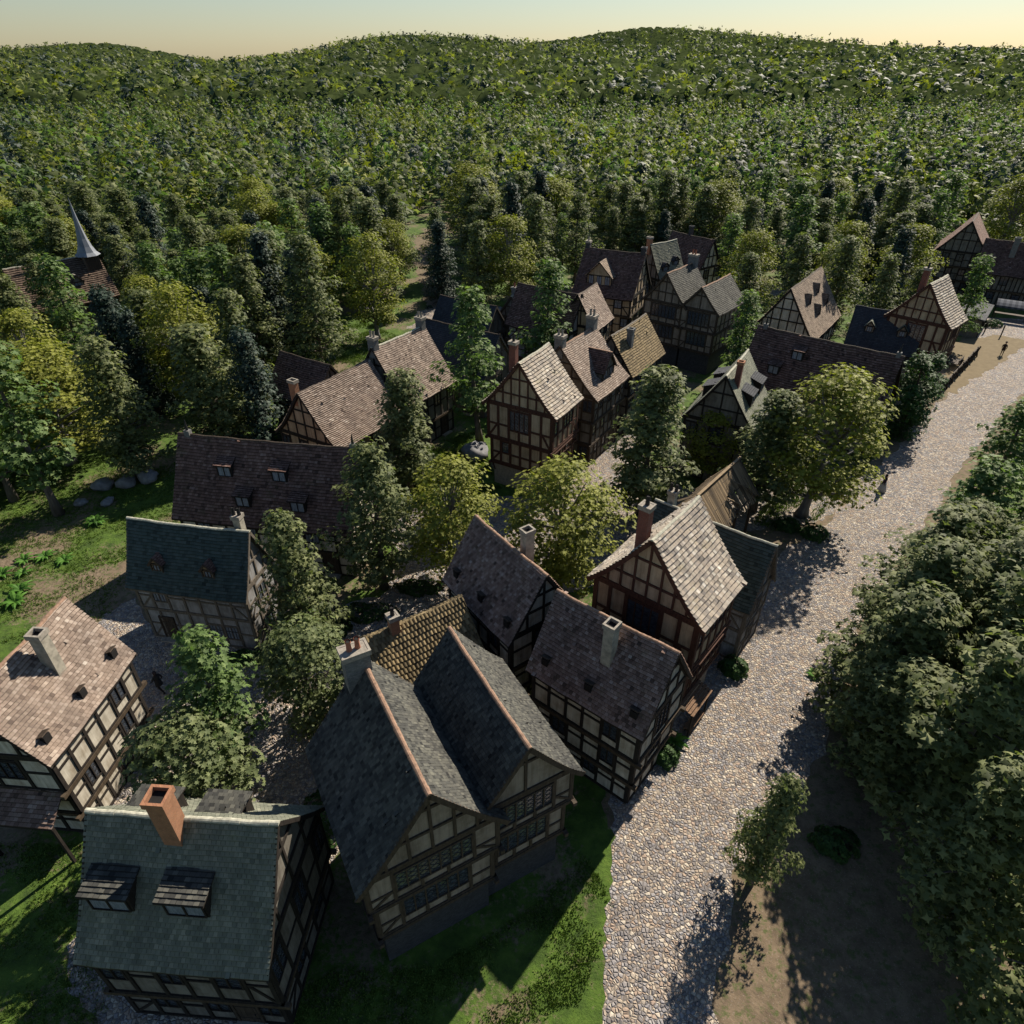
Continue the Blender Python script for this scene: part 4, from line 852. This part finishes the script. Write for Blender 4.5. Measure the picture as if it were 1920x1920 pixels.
for zn, poly, n in ZONES:
    xs = [p[0] for p in poly]; ys = [p[1] for p in poly]; got = []; tries = 0
    while len(got) < n and tries < 3000:
        tries += 1; p = (fr.uniform(min(xs), max(xs)), fr.uniform(min(ys), max(ys)))
        dmin = 4.2 if tries < 900 else 3.3
        if -.715 < p[0]/p[1] < -.555 and 74 < p[1] < 103: continue
        if inside(p, poly) and all(math.hypot(p[0]-a, p[1]-b) > dmin for a, b in taken): taken.append(p); got.append(p)
    kinds = {}
    for p in got: kinds.setdefault(fr.choices('PSYD', (.48, .2, .15, .17))[0], []).append(p)
    for k, ps in kinds.items():
        ps.sort(key=lambda p: p[0]/p[1])
        for i, (x, y) in enumerate(ps): tree(k, x, y, fr.uniform(10, 16.5), wide=fr.uniform(1.1, 1.6) if k != 'D' else 1.1, label=f'{ORD[i]} {WORD[k]} from the left in {zn}' if len(ps) > 1 else f'the only {WORD[k]} in {zn}', group='trees of '+zn)
# distant wood beyond: one mass
def far_wood():
    P_ = []; g = random.Random(5)
    y = 150.
    while y < 620:
        st = 4.6+(y-150)*.012; x = -y*.95-20
        while x < y*.95+20:
            p = (x+g.uniform(-2.6, 2.6), y+g.uniform(-2.6, 2.6)); x += st*g.uniform(.7, 1.5)
            if p[1] < 176 and -112 < p[0] < 105 and p[1] < 140+36*abs(math.sin(p[0]*.11)): continue
            if p[1] > 235 and g.random() < .12: continue
            if any(inside(p, z_[1]) for z_ in ZONES): continue
            if -26 < p[0] < -10 and p[1] < 190: continue
            P_.append(p)
        y += st
    vs = []; fs = []; tt = []; mm = []; b = 0
    for (x, y) in P_:
        h = g.uniform(8.5, 17.5); kd = g.choices((0, 1, 2, 3), (.45, .2, .15, .2))[0]; rd = g.uniform(.8, 1.7); n = 26 if y > 380 else 46
        t = nr.uniform(0, 1, n); rr = 3.3*rd*(np.sqrt(np.clip(1-(2*t-.9)**2*.9, .05, 1)) if kd in (1, 2) or g.random() < .5 else (1-t)**.7*.95+.1)*np.sqrt(nr.uniform(.25, 1.05, n)); a = nr.uniform(0, 6.28, n)
        pos = np.stack([x+np.cos(a)*rr, y+np.sin(a)*rr, h*(.15+.85*t)], 1)
        nrm = np.stack([np.cos(a)*.6, np.sin(a)*.6, np.full(n, .9)], 1)+nr.normal(0, .4, (n, 3))
        v, f, tn = leaves(pos, nrm, nr.uniform(1.3, 2.4, n), SPRIG, SPRIG_F); vs.append(v); fs.append(f+b); b += len(v); tt.append(np.clip(tn*.8+(g.random()-.5)*.6, 0, 1)); mm.append(np.full(len(f), kd))
    me = mesh_np('far_forest', np.concatenate(vs), np.concatenate(fs), [LM[k_] for k_ in 'PSYD'], np.concatenate(tt), np.concatenate(mm)); o = bpy.data.objects.new('far_forest', me); C.objects.link(o)
    tag(o, 'distant mixed forest massed beyond the village and its nearer trees', 'forest', kind='stuff')
far_wood()
# wooded hills at the horizon
hm = N('wooded_hill', 1); v_ = hm.coord(); hm.col(hm.ramp(hm.noise(.12, v_, 8, .75), [(.35, (.012, .02, .007)), (.6, (.045, .06, .022)), (.75, (.07, .09, .035))])); hm.b.inputs['Specular IOR Level'].default_value = 0
hx = np.linspace(-2200, 2200, 560); hy = np.linspace(560, 2200, 150); X_, Y_ = np.meshgrid(hx, hy)
Z_ = 6+np.clip((Y_-600)/1600, 0, 1)*(60+24*np.sin(X_*.003+1)+18*np.sin(X_*.0083+Y_*.002))+nr.uniform(0, 11, X_.shape)**1.0; Z_[0] = -5
vv = np.stack([X_.ravel(), Y_.ravel(), Z_.ravel()], 1); idx = np.arange(len(vv)).reshape(X_.shape)
ff = np.stack([idx[:-1, :-1].ravel(), idx[:-1, 1:].ravel(), idx[1:, 1:].ravel(), idx[1:, :-1].ravel()], 1)
o = bpy.data.objects.new('hills', mesh_np('hills', vv, ff, [hm.m])); C.objects.link(o); tag(o, kind='structure')

jx = nr.uniform(-2000, 2000, 9000); jy = 580+1500*nr.uniform(0, 1, 9000)**1.5
ix = np.clip(np.searchsorted(hx, jx), 0, len(hx)-1); iy = np.clip(np.searchsorted(hy, jy), 0, len(hy)-1); jz = Z_[iy, ix]
k_ = 7; pj = np.repeat(np.stack([jx, jy, jz], 1), k_, 0)+nr.normal(0, 1, (9000*k_, 3))*np.array([3, 3, 2.5])+np.array([0, 0, 5])
v, f, t = leaves(pj, nr.normal(0, .6, (9000*k_, 3))+np.array([0, 0, 1]), nr.uniform(4, 8, 9000*k_), SPRIG, SPRIG_F)
o = bpy.data.objects.new('hill_forest', mesh_np('hill_forest', v, f, [LM[q_] for q_ in 'PDY'], t, np.repeat(nr.choice(3, 9000, p=[.6, .3, .1]), k_*8))); C.objects.link(o)
tag(o, 'far woods covering the hills on the horizon', 'forest', kind='stuff')

# ------------------------------------------------------------------ grass, ferns, shrubs, rocks
BL = np.array([(-.04, 0, 0), (.04, 0, 0), (.01, .05, 1.0)]); 
def grass(name, poly, n, h, label):
    xs = [p[0] for p in poly]; ys = [p[1] for p in poly]; P_ = []
    while len(P_) < n:
        p = (fr.uniform(min(xs), max(xs)), fr.uniform(min(ys), max(ys)))
        if inside(p, poly) and (math.sin(p[0]*1.1+math.sin(p[1]*.8)*2)+math.sin(p[1]*1.3-p[0]*.6)+fr.uniform(-1, 1)) > -.3: P_.append(p)
    P_ = np.array(P_); k = 5; m = n*k
    base = np.repeat(P_, k, 0)+nr.normal(0, .09, (m, 2)); a = nr.uniform(0, 6.28, m); hh = h*nr.uniform(.5, 1.3, m); lean = nr.uniform(.1, .8, m)*hh
    la = nr.uniform(0, 6.28, m); wd = .035
    v = np.zeros((m, 3, 3)); v[:, 0, 0] = base[:, 0]-np.cos(a)*wd; v[:, 0, 1] = base[:, 1]-np.sin(a)*wd; v[:, 1, 0] = base[:, 0]+np.cos(a)*wd; v[:, 1, 1] = base[:, 1]+np.sin(a)*wd
    v[:, 2, 0] = base[:, 0]+np.cos(la)*lean; v[:, 2, 1] = base[:, 1]+np.sin(la)*lean; v[:, 2, 2] = hh
    o = bpy.data.objects.new(name, mesh_np(name, v.reshape(-1, 3), np.arange(m*3).reshape(-1, 3), [LM['G']], nr.beta(2, 2, m))); C.objects.link(o)
    return tag(o, label, 'grass', kind='stuff')
grass('grass', [(-46, 34), (-31, 33.5), (-28, 42.5), (-26, 43.5), (-27, 49), (-26, 60), (-44, 62), (-50, 45)], 9000, .12, 'tufted grass over the lawn left of the cottages')
grass('grass', [(-16, 52), (-9, 51), (-1, 54), (-4, 66), (-10, 62)], 4000, .25, 'grass between the ribbed-roof house and the mid-village gabled house')
grass('grass', [(-27, 74), (-18, 82), (-14, 94), (-24, 104), (-38, 88)], 4500, .3, 'grass under the maple left of the dirt path')
grass('grass', [(-14, 9.5), (-6, 9), (3, 12), (5, 16), (3.8, 18.5), (1.2, 16), (-3.5, 13.3), (-8, 13.2)], 3600, .09, 'rough grass below the near twin-gabled house')
grass('grass', [(-32, 12), (-18, 9), (-17.5, 12), (-20, 19), (-30, 19)], 2600, .09, 'rough grass at the foot of the sunlit brown-tiled house')
grass('grass', [(20, 26), (28.3, 37), (46, 57), (60, 72), (62, 71), (48, 55), (30.5, 35.5), (22, 24)], 4500, .2, 'thin grass along the right edge of the cobbled road')
grass('grass', [(20, 46), (27, 48.5), (36, 58), (43, 67), (40, 69), (33, 60), (24, 52)], 3000, .2, 'thin grass along the left edge of the road below the biggest tree')
def fern(x, y, s, label, group=None):
    mb = MB().mat(LM['F']); n = 11
    for i in range(n):
        a = 6.283*i/n+rng.uniform(-.2, .2); L_ = s*rng.uniform(.75, 1.15); up = rng.uniform(.55, 1.0)
        pts = [Vector((math.cos(a)*L_*t, math.sin(a)*L_*t, L_*up*(1.5*t-1.25*t*t))) for t in (0, .2, .4, .6, .8, 1)]
        sd_ = Vector((-math.sin(a), math.cos(a), 0)); ws = (.03, .17, .22, .18, .11, .01); vs = []
        for p, w_ in zip(pts, ws): vs += [p-sd_*w_*s*.8-Vector((0, 0, .03*s)), p+Vector((0, 0, .02)), p+sd_*w_*s*.8-Vector((0, 0, .03*s))]
        fs = []
        for j in range(5): fs += [(3*j, 3*j+1, 3*j+4, 3*j+3), (3*j+1, 3*j+2, 3*j+5, 3*j+4)]
        mb.add(vs, fs, rng.random())
    o = mb.build('fern'); o.location = (x, y, 0); return tag(o, label, 'fern', group)
FERNS = [(-37.1, 48.4, 1.15, 'largest fern, alone below the grey boulders'), (-36.8, 42.9, .85, 'fern on the lawn nearest the green-slate roof'), (-38.7, 43.4, .9, 'fern second nearest the green-slate roof, left of its neighbour'),
         (-40.1, 42.9, .9, 'fern at the edge of the shade, left among the lawn ferns'), (-38.2, 39.2, 1.0, 'fern above the lowest one of the lawn'), (-37.7, 37.8, 1.05, 'lowest fern of the lawn, closest to the sunlit brown roof'),
         (-40.8, 41.1, .95, 'fern cut by the left border of the photo'), (-39.3, 41.3, .8, 'smallest fern, in the middle of the lawn group'), (9.7, 25.4, 1.0, 'dark fern at the road corner of the house with the plank awning'),
         (20.2, 30.6, .6, 'small fern at the right edge of the cobbled road')]
for f_ in FERNS: fern(*f_[:3], f_[3], 'ferns')
def shrub(x, y, rx, ry, h, label, kind='C', n=500, ls=.28):
    p = nr.normal(0, 1, (n, 3)); p /= np.maximum(.7, np.linalg.norm(p, axis=1, keepdims=True)); p[:, 2] = np.abs(p[:, 2])
    nrm = p+nr.normal(0, .35, (n, 3))+np.array([0, 0, .4]); pos = p*np.array([rx, ry, h])*(1+.15*np.sin(p[:, :1]*7+p[:, 1:2]*5))+np.array([0, 0, .08])
    v, f, t = leaves(pos, nrm, nr.uniform(.6, 1.3, n)*ls, LEAF, LEAF_F)
    o = bpy.data.objects.new('shrub', mesh_np('shrub', v, f, [LM[kind]], t)); C.objects.link(o); o.location = (x, y, 0); return tag(o, label, 'shrub', 'shrubs')
for a in [(14.9, 31.0, .9, .8, 1.0, 'dark round shrub against the road wall of the end-on green-slate cottage'), (-18.2, 32.0, 1.5, .6, .6, 'low dark shrub under the windows of the left green-slate cottage'),
          (-16.2, 32.2, .9, .8, .8, 'shrub at the right corner of the left green-slate cottage'), (26.1, 46.4, 1.2, 1.0, .9, 'shrub at the road edge under the biggest yellow-green tree'), (24.2, 47.6, 1.1, .9, .8, 'shrub behind the roadside one, under the biggest yellow-green tree'),
          (5.9, 59.2, .9, .9, 1.3, 'round shrub between the mid-village gabled house and the house with the large dormer'), (-10.9, 36.6, 2.2, 1.0, .45, 'spreading dark ground shrub on the lane behind the ochre pantile roof'),
          (-7.3, 39.4, 1.8, .9, .45, 'low spreading shrub beside the smaller yellow-green tree'), (-12.9, 34.9, 1.2, .9, .5, 'dark shrub under the olive tree right of the left cottage'), (-10.2, 20.6, 1.2, 2.2, .5, 'ivy-like shrub along the left wall of the near twin gables'),
          (9.0, 24.3, .8, .8, .7, 'dark shrub below the plank awning'), (74.5, 101.5, 1.6, .8, .9, 'shrub beside the striped market stall'), (16.9, 19.0, 1.2, .9, .6, 'shrub on the bare earth at the right road edge'),
          (45.2, 70.6, 1.4, 1.0, 1.1, 'shrub growing through the rail fence')]: shrub(*a)
def rock(x, y, rx, ry, h, label, group):
    mb = MB().mat(M_ROCK); r = random.Random(int(abs(x*91+y*57))); n, m = 12, 7; vs = []
    ph = [r.uniform(0, 6) for _ in range(6)]
    for j in range(m+1):
        for i in range(n):
            a = 6.283*i/n; t = math.pi*j/m; k = 1+.13*math.sin(2*a+ph[0]+j)+.09*math.sin(3*a+ph[1]-2*j)+r.uniform(-.05, .05)
            vs.append((rx*k*math.sin(t)**.8*math.cos(a), ry*k*math.sin(t)**.8*math.sin(a), max(-.1, h*(.42+.58*math.cos(t)*k))))
    fs = [(j*n+i, (j+1)*n+i, (j+1)*n+(i+1) % n, j*n+(i+1) % n) for j in range(m) for i in range(n)]
    mb.add(vs, fs); o = mb.build('boulder', smooth=True); o.location = (x, y, 0); o.rotation_euler.z = r.uniform(0, 6); tag(o, label, 'boulder', group)
for a in [(-39.4, 54.2, .95, .8, .95, 'grey boulder at the left of the back row on the lawn'), (-37.3, 54.6, .85, .8, 1.0, 'grey boulder in the middle of the back row on the lawn'), (-35.6, 55.6, 1.0, .85, 1.05, 'largest grey boulder of the lawn row, at its right end'),
          (-40.0, 51.4, .6, .5, .5, 'small boulder lying left in front of the lawn row'), (-37.6, 51.5, .8, .45, .5, 'flat boulder lying in front of the lawn row, nearest the large fern')]: rock(*a, 'boulders on the lawn')
for a in [(-35.6, 70.0, .9, .7, .8, 'left boulder of the cluster under the round maple'), (-33.6, 68.4, .8, .6, .6, 'sunlit pale boulder in front of the cluster'), (-32.2, 69.6, 1.3, 1.0, 1.1, 'broad boulder in the middle of the cluster beside the maple'),
          (-29.6, 69.6, 1.3, 1.1, 1.2, 'right boulder of the cluster, beside the olive trunk'), (-33.4, 71.8, 1.1, .8, .9, 'sunlit boulder at the back of the cluster')]: rock(*a, 'boulder cluster')
rock(-3.8, 60.6, 1.7, 1.3, 1.3, 'big lone boulder at the foot of the thin bright tree', 'lone boulders')
rock(-2.2, 107.5, 1.2, 1.0, 1.1, 'lone boulder among the trees right of the dirt path', 'lone boulders')

# ------------------------------------------------------------------ people
def person(x, y, yaw, label, coat, legs, skirt=None, hat=None, walk=0, hair=(.03, .02, .015)):
    """one skinned body; coat/skirt, hair are its children"""
    mt = lambda n_, c: flat(n_, c, .9, .15, 8)
    root = empty('person', (x, y, 0), yaw, label, 'person')
    w_ = walk
    J = {'pelvis': (0, 0, .98, .15), 'waist': (0, .02, 1.14, .14), 'chest': (.0, .02, 1.38, .17), 'neck': (0, .03, 1.58, .06), 'chin': (0, .06, 1.66, .085), 'head': (0, .05, 1.77, .105), 'top': (0, .04, 1.85, .07), 'nose': (0, .155, 1.745, .022),
         'hl': (.1, 0, .95, .105), 'kl': (.11, .24*w_+.02, .52, .075), 'al': (.11, .34*w_-.02, .09, .05), 'tl': (.12, .34*w_+.16, .045, .045),
         'hr': (-.1, 0, .95, .105), 'kr': (-.11, -.06*w_+.02, .52, .075), 'ar': (-.11, -.42*w_-.02, .09+.05*w_, .05), 'tr': (-.12, -.36*w_+.14, .045, .045),
         'sl': (.21, .01, 1.48, .075), 'el': (.29, -.12*w_, 1.2, .055), 'wl': (.28, -.05*w_+.1, .96, .04), 'fl': (.27, .0*w_+.14, .86, .032),
         'sr': (-.21, .01, 1.48, .075), 'er': (-.29, .12*w_, 1.2, .055), 'wr': (-.28, .3*w_+.06, 1.0, .04), 'fr': (-.27, .36*w_+.08, .9, .032)}
    nm = list(J); E_ = [('pelvis', 'waist'), ('waist', 'chest'), ('chest', 'neck'), ('neck', 'chin'), ('chin', 'head'), ('head', 'top'), ('head', 'nose'), ('pelvis', 'hl'), ('hl', 'kl'), ('kl', 'al'), ('al', 'tl'), ('pelvis', 'hr'), ('hr', 'kr'), ('kr', 'ar'), ('ar', 'tr'),
          ('chest', 'sl'), ('sl', 'el'), ('el', 'wl'), ('wl', 'fl'), ('chest', 'sr'), ('sr', 'er'), ('er', 'wr'), ('wr', 'fr')]
    me = bpy.data.meshes.new('body'); me.from_pydata([J[k][:3] for k in nm], [(nm.index(a), nm.index(b)) for a, b in E_], [])
    o = bpy.data.objects.new('body', me); C.objects.link(o); o.parent = root
    md = o.modifiers.new('skin', 'SKIN'); sk = me.skin_vertices[0].data
    for i, k in enumerate(nm): sk[i].radius = (J[k][3], J[k][3]); sk[i].use_root = (k == 'pelvis')
    md.use_smooth_shade = True; o.modifiers.new('sub', 'SUBSURF').levels = 1; o.modifiers['sub'].render_levels = 1
    # colour by height: skin above the collar and on the hands, clothing elsewhere
    q = N('figure', .9); c_ = q.n('TexCoord'); s_ = q.n('SeparateXYZ'); q.l(c_.outputs['Object'], s_.inputs[0])
    mr = q.n('MapRange'); mr.inputs[1].default_value = 0; mr.inputs[2].default_value = 2; q.l(s_.outputs[2], mr.inputs[0])
    q.col(q.ramp(mr.outputs[0], [(0, (.02, .015, .012)), (.06, legs), (.49, coat), (.79, (.38, .22, .16))], 'CONSTANT')); me.materials.append(q.m)
    def ring_mesh(name, rows, mat_, n=14):
        mb = MB().mat(mat_); vs = [(cx+rx*math.cos(6.283*k/n), cy+ry*math.sin(6.283*k/n), z) for cx, cy, rx, ry, z in rows for k in range(n)]
        mb.add(vs, [(i*n+k, i*n+(k+1) % n, (i+1)*n+(k+1) % n, (i+1)*n+k) for i in range(len(rows)-1) for k in range(n)]); return mb.build(name, root, True)
    if skirt: ring_mesh('skirt', [(0, .02, .17, .16, 1.12), (0, .02, .23, .22, .95), (0, .0, .33, .33, .5), (0, 0, .4, .42, .1), (0, 0, .38, .4, .1)], mt('skirt_cloth', skirt))
    ring_mesh('coat', [(0, .03, .08, .08, 1.6), (0, .02, .2, .15, 1.52), (0, .02, .22, .17, 1.38), (0, .01, .185, .16, 1.14), (0, 0, .22, .2, .95), (0, 0, .25, .22, .72 if not skirt else .9)], mt('coat_cloth', coat))
    if hat: ring_mesh('hat', [(0, .04, .02, .02, 1.97), (0, .04, .1, .1, 1.95), (0, .04, .115, .115, 1.85), (0, .04, .2, .2, 1.83), (0, .04, .2, .2, 1.82)], mt('hat_felt', hat))
    else: ring_mesh('hair', [(0, .02, .01, .01, 1.93), (0, .015, .08, .08, 1.91), (0, .01, .118, .115, 1.82), (0, -.02, .115, .09, 1.72), (0, -.04, .09, .07, 1.62)], mt('hair', hair))
    return root
person(-22.8, 29.2, 68, 'dark-clothed person striding across the shaded cobbled square', (.02, .022, .025), (.014, .014, .016), walk=1, hair=(.03, .025, .03))
person(35.3, 53.6, -120, 'person in a dark jacket and pale grey skirt, under the biggest yellow-green tree', (.03, .02, .035), (.02, .02, .02), skirt=(.34, .34, .36), hair=(.012, .01, .012))
person(68.6, 89.3, -40, 'person in dark brown clothes and a hat standing by the sand patch', (.03, .018, .014), (.02, .014, .012), hat=(.04, .025, .02), walk=.15)

# ------------------------------------------------------------------ small things by the road
# rail fence with leaning logs
r0, r1 = Vector((52.6, 75.6, 0)), Vector((64.5, 88.5, 0)); dv = (r1-r0).normalized(); nv = Vector((-dv.y, dv.x, 0)); LN = (r1-r0).length
e = empty('rail_fence', r0, math.degrees(math.atan2(dv.y, dv.x)), 'dark wooden rail fence with crossed posts along the road by the sand patch', 'fence')
for k in range(8):
    m = MB().mat(WD['black']); x = LN*k/7; m.bar((x-.35, .1, 0), (x+.3, -.1, 1.5), .14, .14); m.bar((x+.35, -.1, 0), (x-.3, .1, 1.5), .14, .14); m.build('post', e)
m = MB().mat(WD['brown'])
for z in (.5, .95, 1.35): m.bar((-.4, .12, z), (LN+.4, .12, z+.05), .1, .1)
m.build('rails', e)
e = empty('log_pile', (53.4, 78.2, 0), 45, 'heap of dark logs and poles stacked behind the rail fence', 'log pile')
lg = random.Random(3)
m = MB().mat(WD['brown'])
for k in range(26):
    y = lg.uniform(-.9, .9); z = .12+.9*(1-abs(y))*lg.random(); m.tube([(-2.4+lg.uniform(-.5, .5), y+lg.uniform(-.2, .2), z), (2.4+lg.uniform(-.5, .8), y+lg.uniform(-.2, .2), z+lg.uniform(-.1, .5))], [.11, .08], 7)
m.build('logs', e)
# hand cart
e = empty('hand_cart', (59.6, 85.2, 0), 48, 'dark two-wheeled wooden cart standing by the sand patch', 'cart')
m = MB().mat(WD['brown'])
for k in range(5): m.bar((-1.3, -.5+.25*k, .75), (1.3, -.5+.25*k, .75), .23, .06)
for s in (-.62, .62):
    for z in (.95, 1.2): m.bar((-1.3, s, z), (1.3, s, z), .08, .14)
    for x in (-1.2, 0, 1.2): m.bar((x, s, .7), (x, s, 1.3), .08, .08)
    m.bar((1.2, s*.8, .78), (2.6, s*.7, .55), .08, .08)
m.build('bed', e)
for s in (-.75, .75):
    m = MB().mat(WD['black']); n = 20; rr = .62
    for k in range(n): a, b = 6.283*k/n, 6.283*(k+1)/n; m.bar((rr*math.cos(a), s, .66+rr*math.sin(a)), (rr*math.cos(b), s, .66+rr*math.sin(b)), .08, .08, (0, 1, 0))
    for k in range(8): a = 6.283*k/8; m.bar((0, s, .66), (rr*math.cos(a), s, .66+rr*math.sin(a)), .05, .05, (0, 1, 0))
    m.bar((0, s-.1, .66), (0, s+.1, .66), .16, .16, (1, 0, 0)); m.build('wheel', e)
# striped stall
e = empty('market_stall', (79.3, 104.9, 0), -33, 'market stall under a blue-grey striped awning in front of the inn', 'market stall')
m1, m2_ = flat('awning_pale', (.07, .078, .1), .9, .1), flat('awning_blue', (.025, .032, .05), .9, .1)
m = MB(); ns = 12; 
for k in range(ns):
    m.mat(m1 if k % 2 else m2_); x0, x1 = -2.4+4.8*k/ns, -2.4+4.8*(k+1)/ns
    rows = [(.9, 2.75), (.3, 2.72), (-.5, 2.5), (-1.1, 2.2), (-1.12, 1.95)]
    vs = [(x, y, z) for y, z in rows for x in (x0, x1)]+[(x, y, z-.03) for y, z in rows for x in (x0, x1)]; nr_ = len(rows)
    m.add(vs, [(2*i, 2*i+2, 2*i+3, 2*i+1) for i in range(nr_-1)]+[(2*nr_+2*i, 2*nr_+2*i+1, 2*nr_+2*i+3, 2*nr_+2*i+2) for i in range(nr_-1)])
m.build('awning', e)
for x in (-2.3, 2.3):
    for y in (-1.0, .85): m = MB().mat(WD['black']); m.bar((x, y, 0), (x, y, 2.7 if y > 0 else 2.2), .09, .09); m.build('post', e)
m = MB().mat(WD['brown']); m.box(-2.2, 2.2, -.8, .2, .85, .95)
for x in (-2.0, 2.0):
    for y in (-.7, .1): m.bar((x, y, 0), (x, y, .86), .1, .1)
m.build('counter', e)
for i, (x, y, lb) in enumerate([(71.8, 98.8, 'dark hitching post at the sand corner, nearer the low slate shed'), (73.2, 97.0, 'dark hitching post on the sand border, nearer the standing person')]):
    m = MB().mat(WD['black']); m.bar((0, 0, 0), (0, 0, 1.7), .14, .14); m.bar((-.3, 0, 1.5), (.3, 0, 1.5), .08, .08); o = m.build('hitching_post'); o.location = (x, y, 0); o.rotation_euler.z = .6; tag(o, lb, 'post', 'hitching posts')
# bench by the awning
e = empty('plank_bench', (11.2, 26.6, 0), 50, 'low dark-brown plank bench on the cobbles beside the plank awning', 'bench')
m = MB().mat(WD['plankw']); m.bar((-.9, -.13, .46), (.9, -.13, .46), .24, .06); m.bar((-.9, .13, .46), (.9, .13, .47), .24, .06); m.build('seat', e)
for x in (-.7, .7): m = MB().mat(WD['brown']); m.bar((x, -.2, 0), (x, -.08, .44), .09, .09); m.bar((x, .2, 0), (x, .08, .44), .09, .09); m.bar((x, -.15, .2), (x, .15, .2), .06, .06); m.build('leg', e)
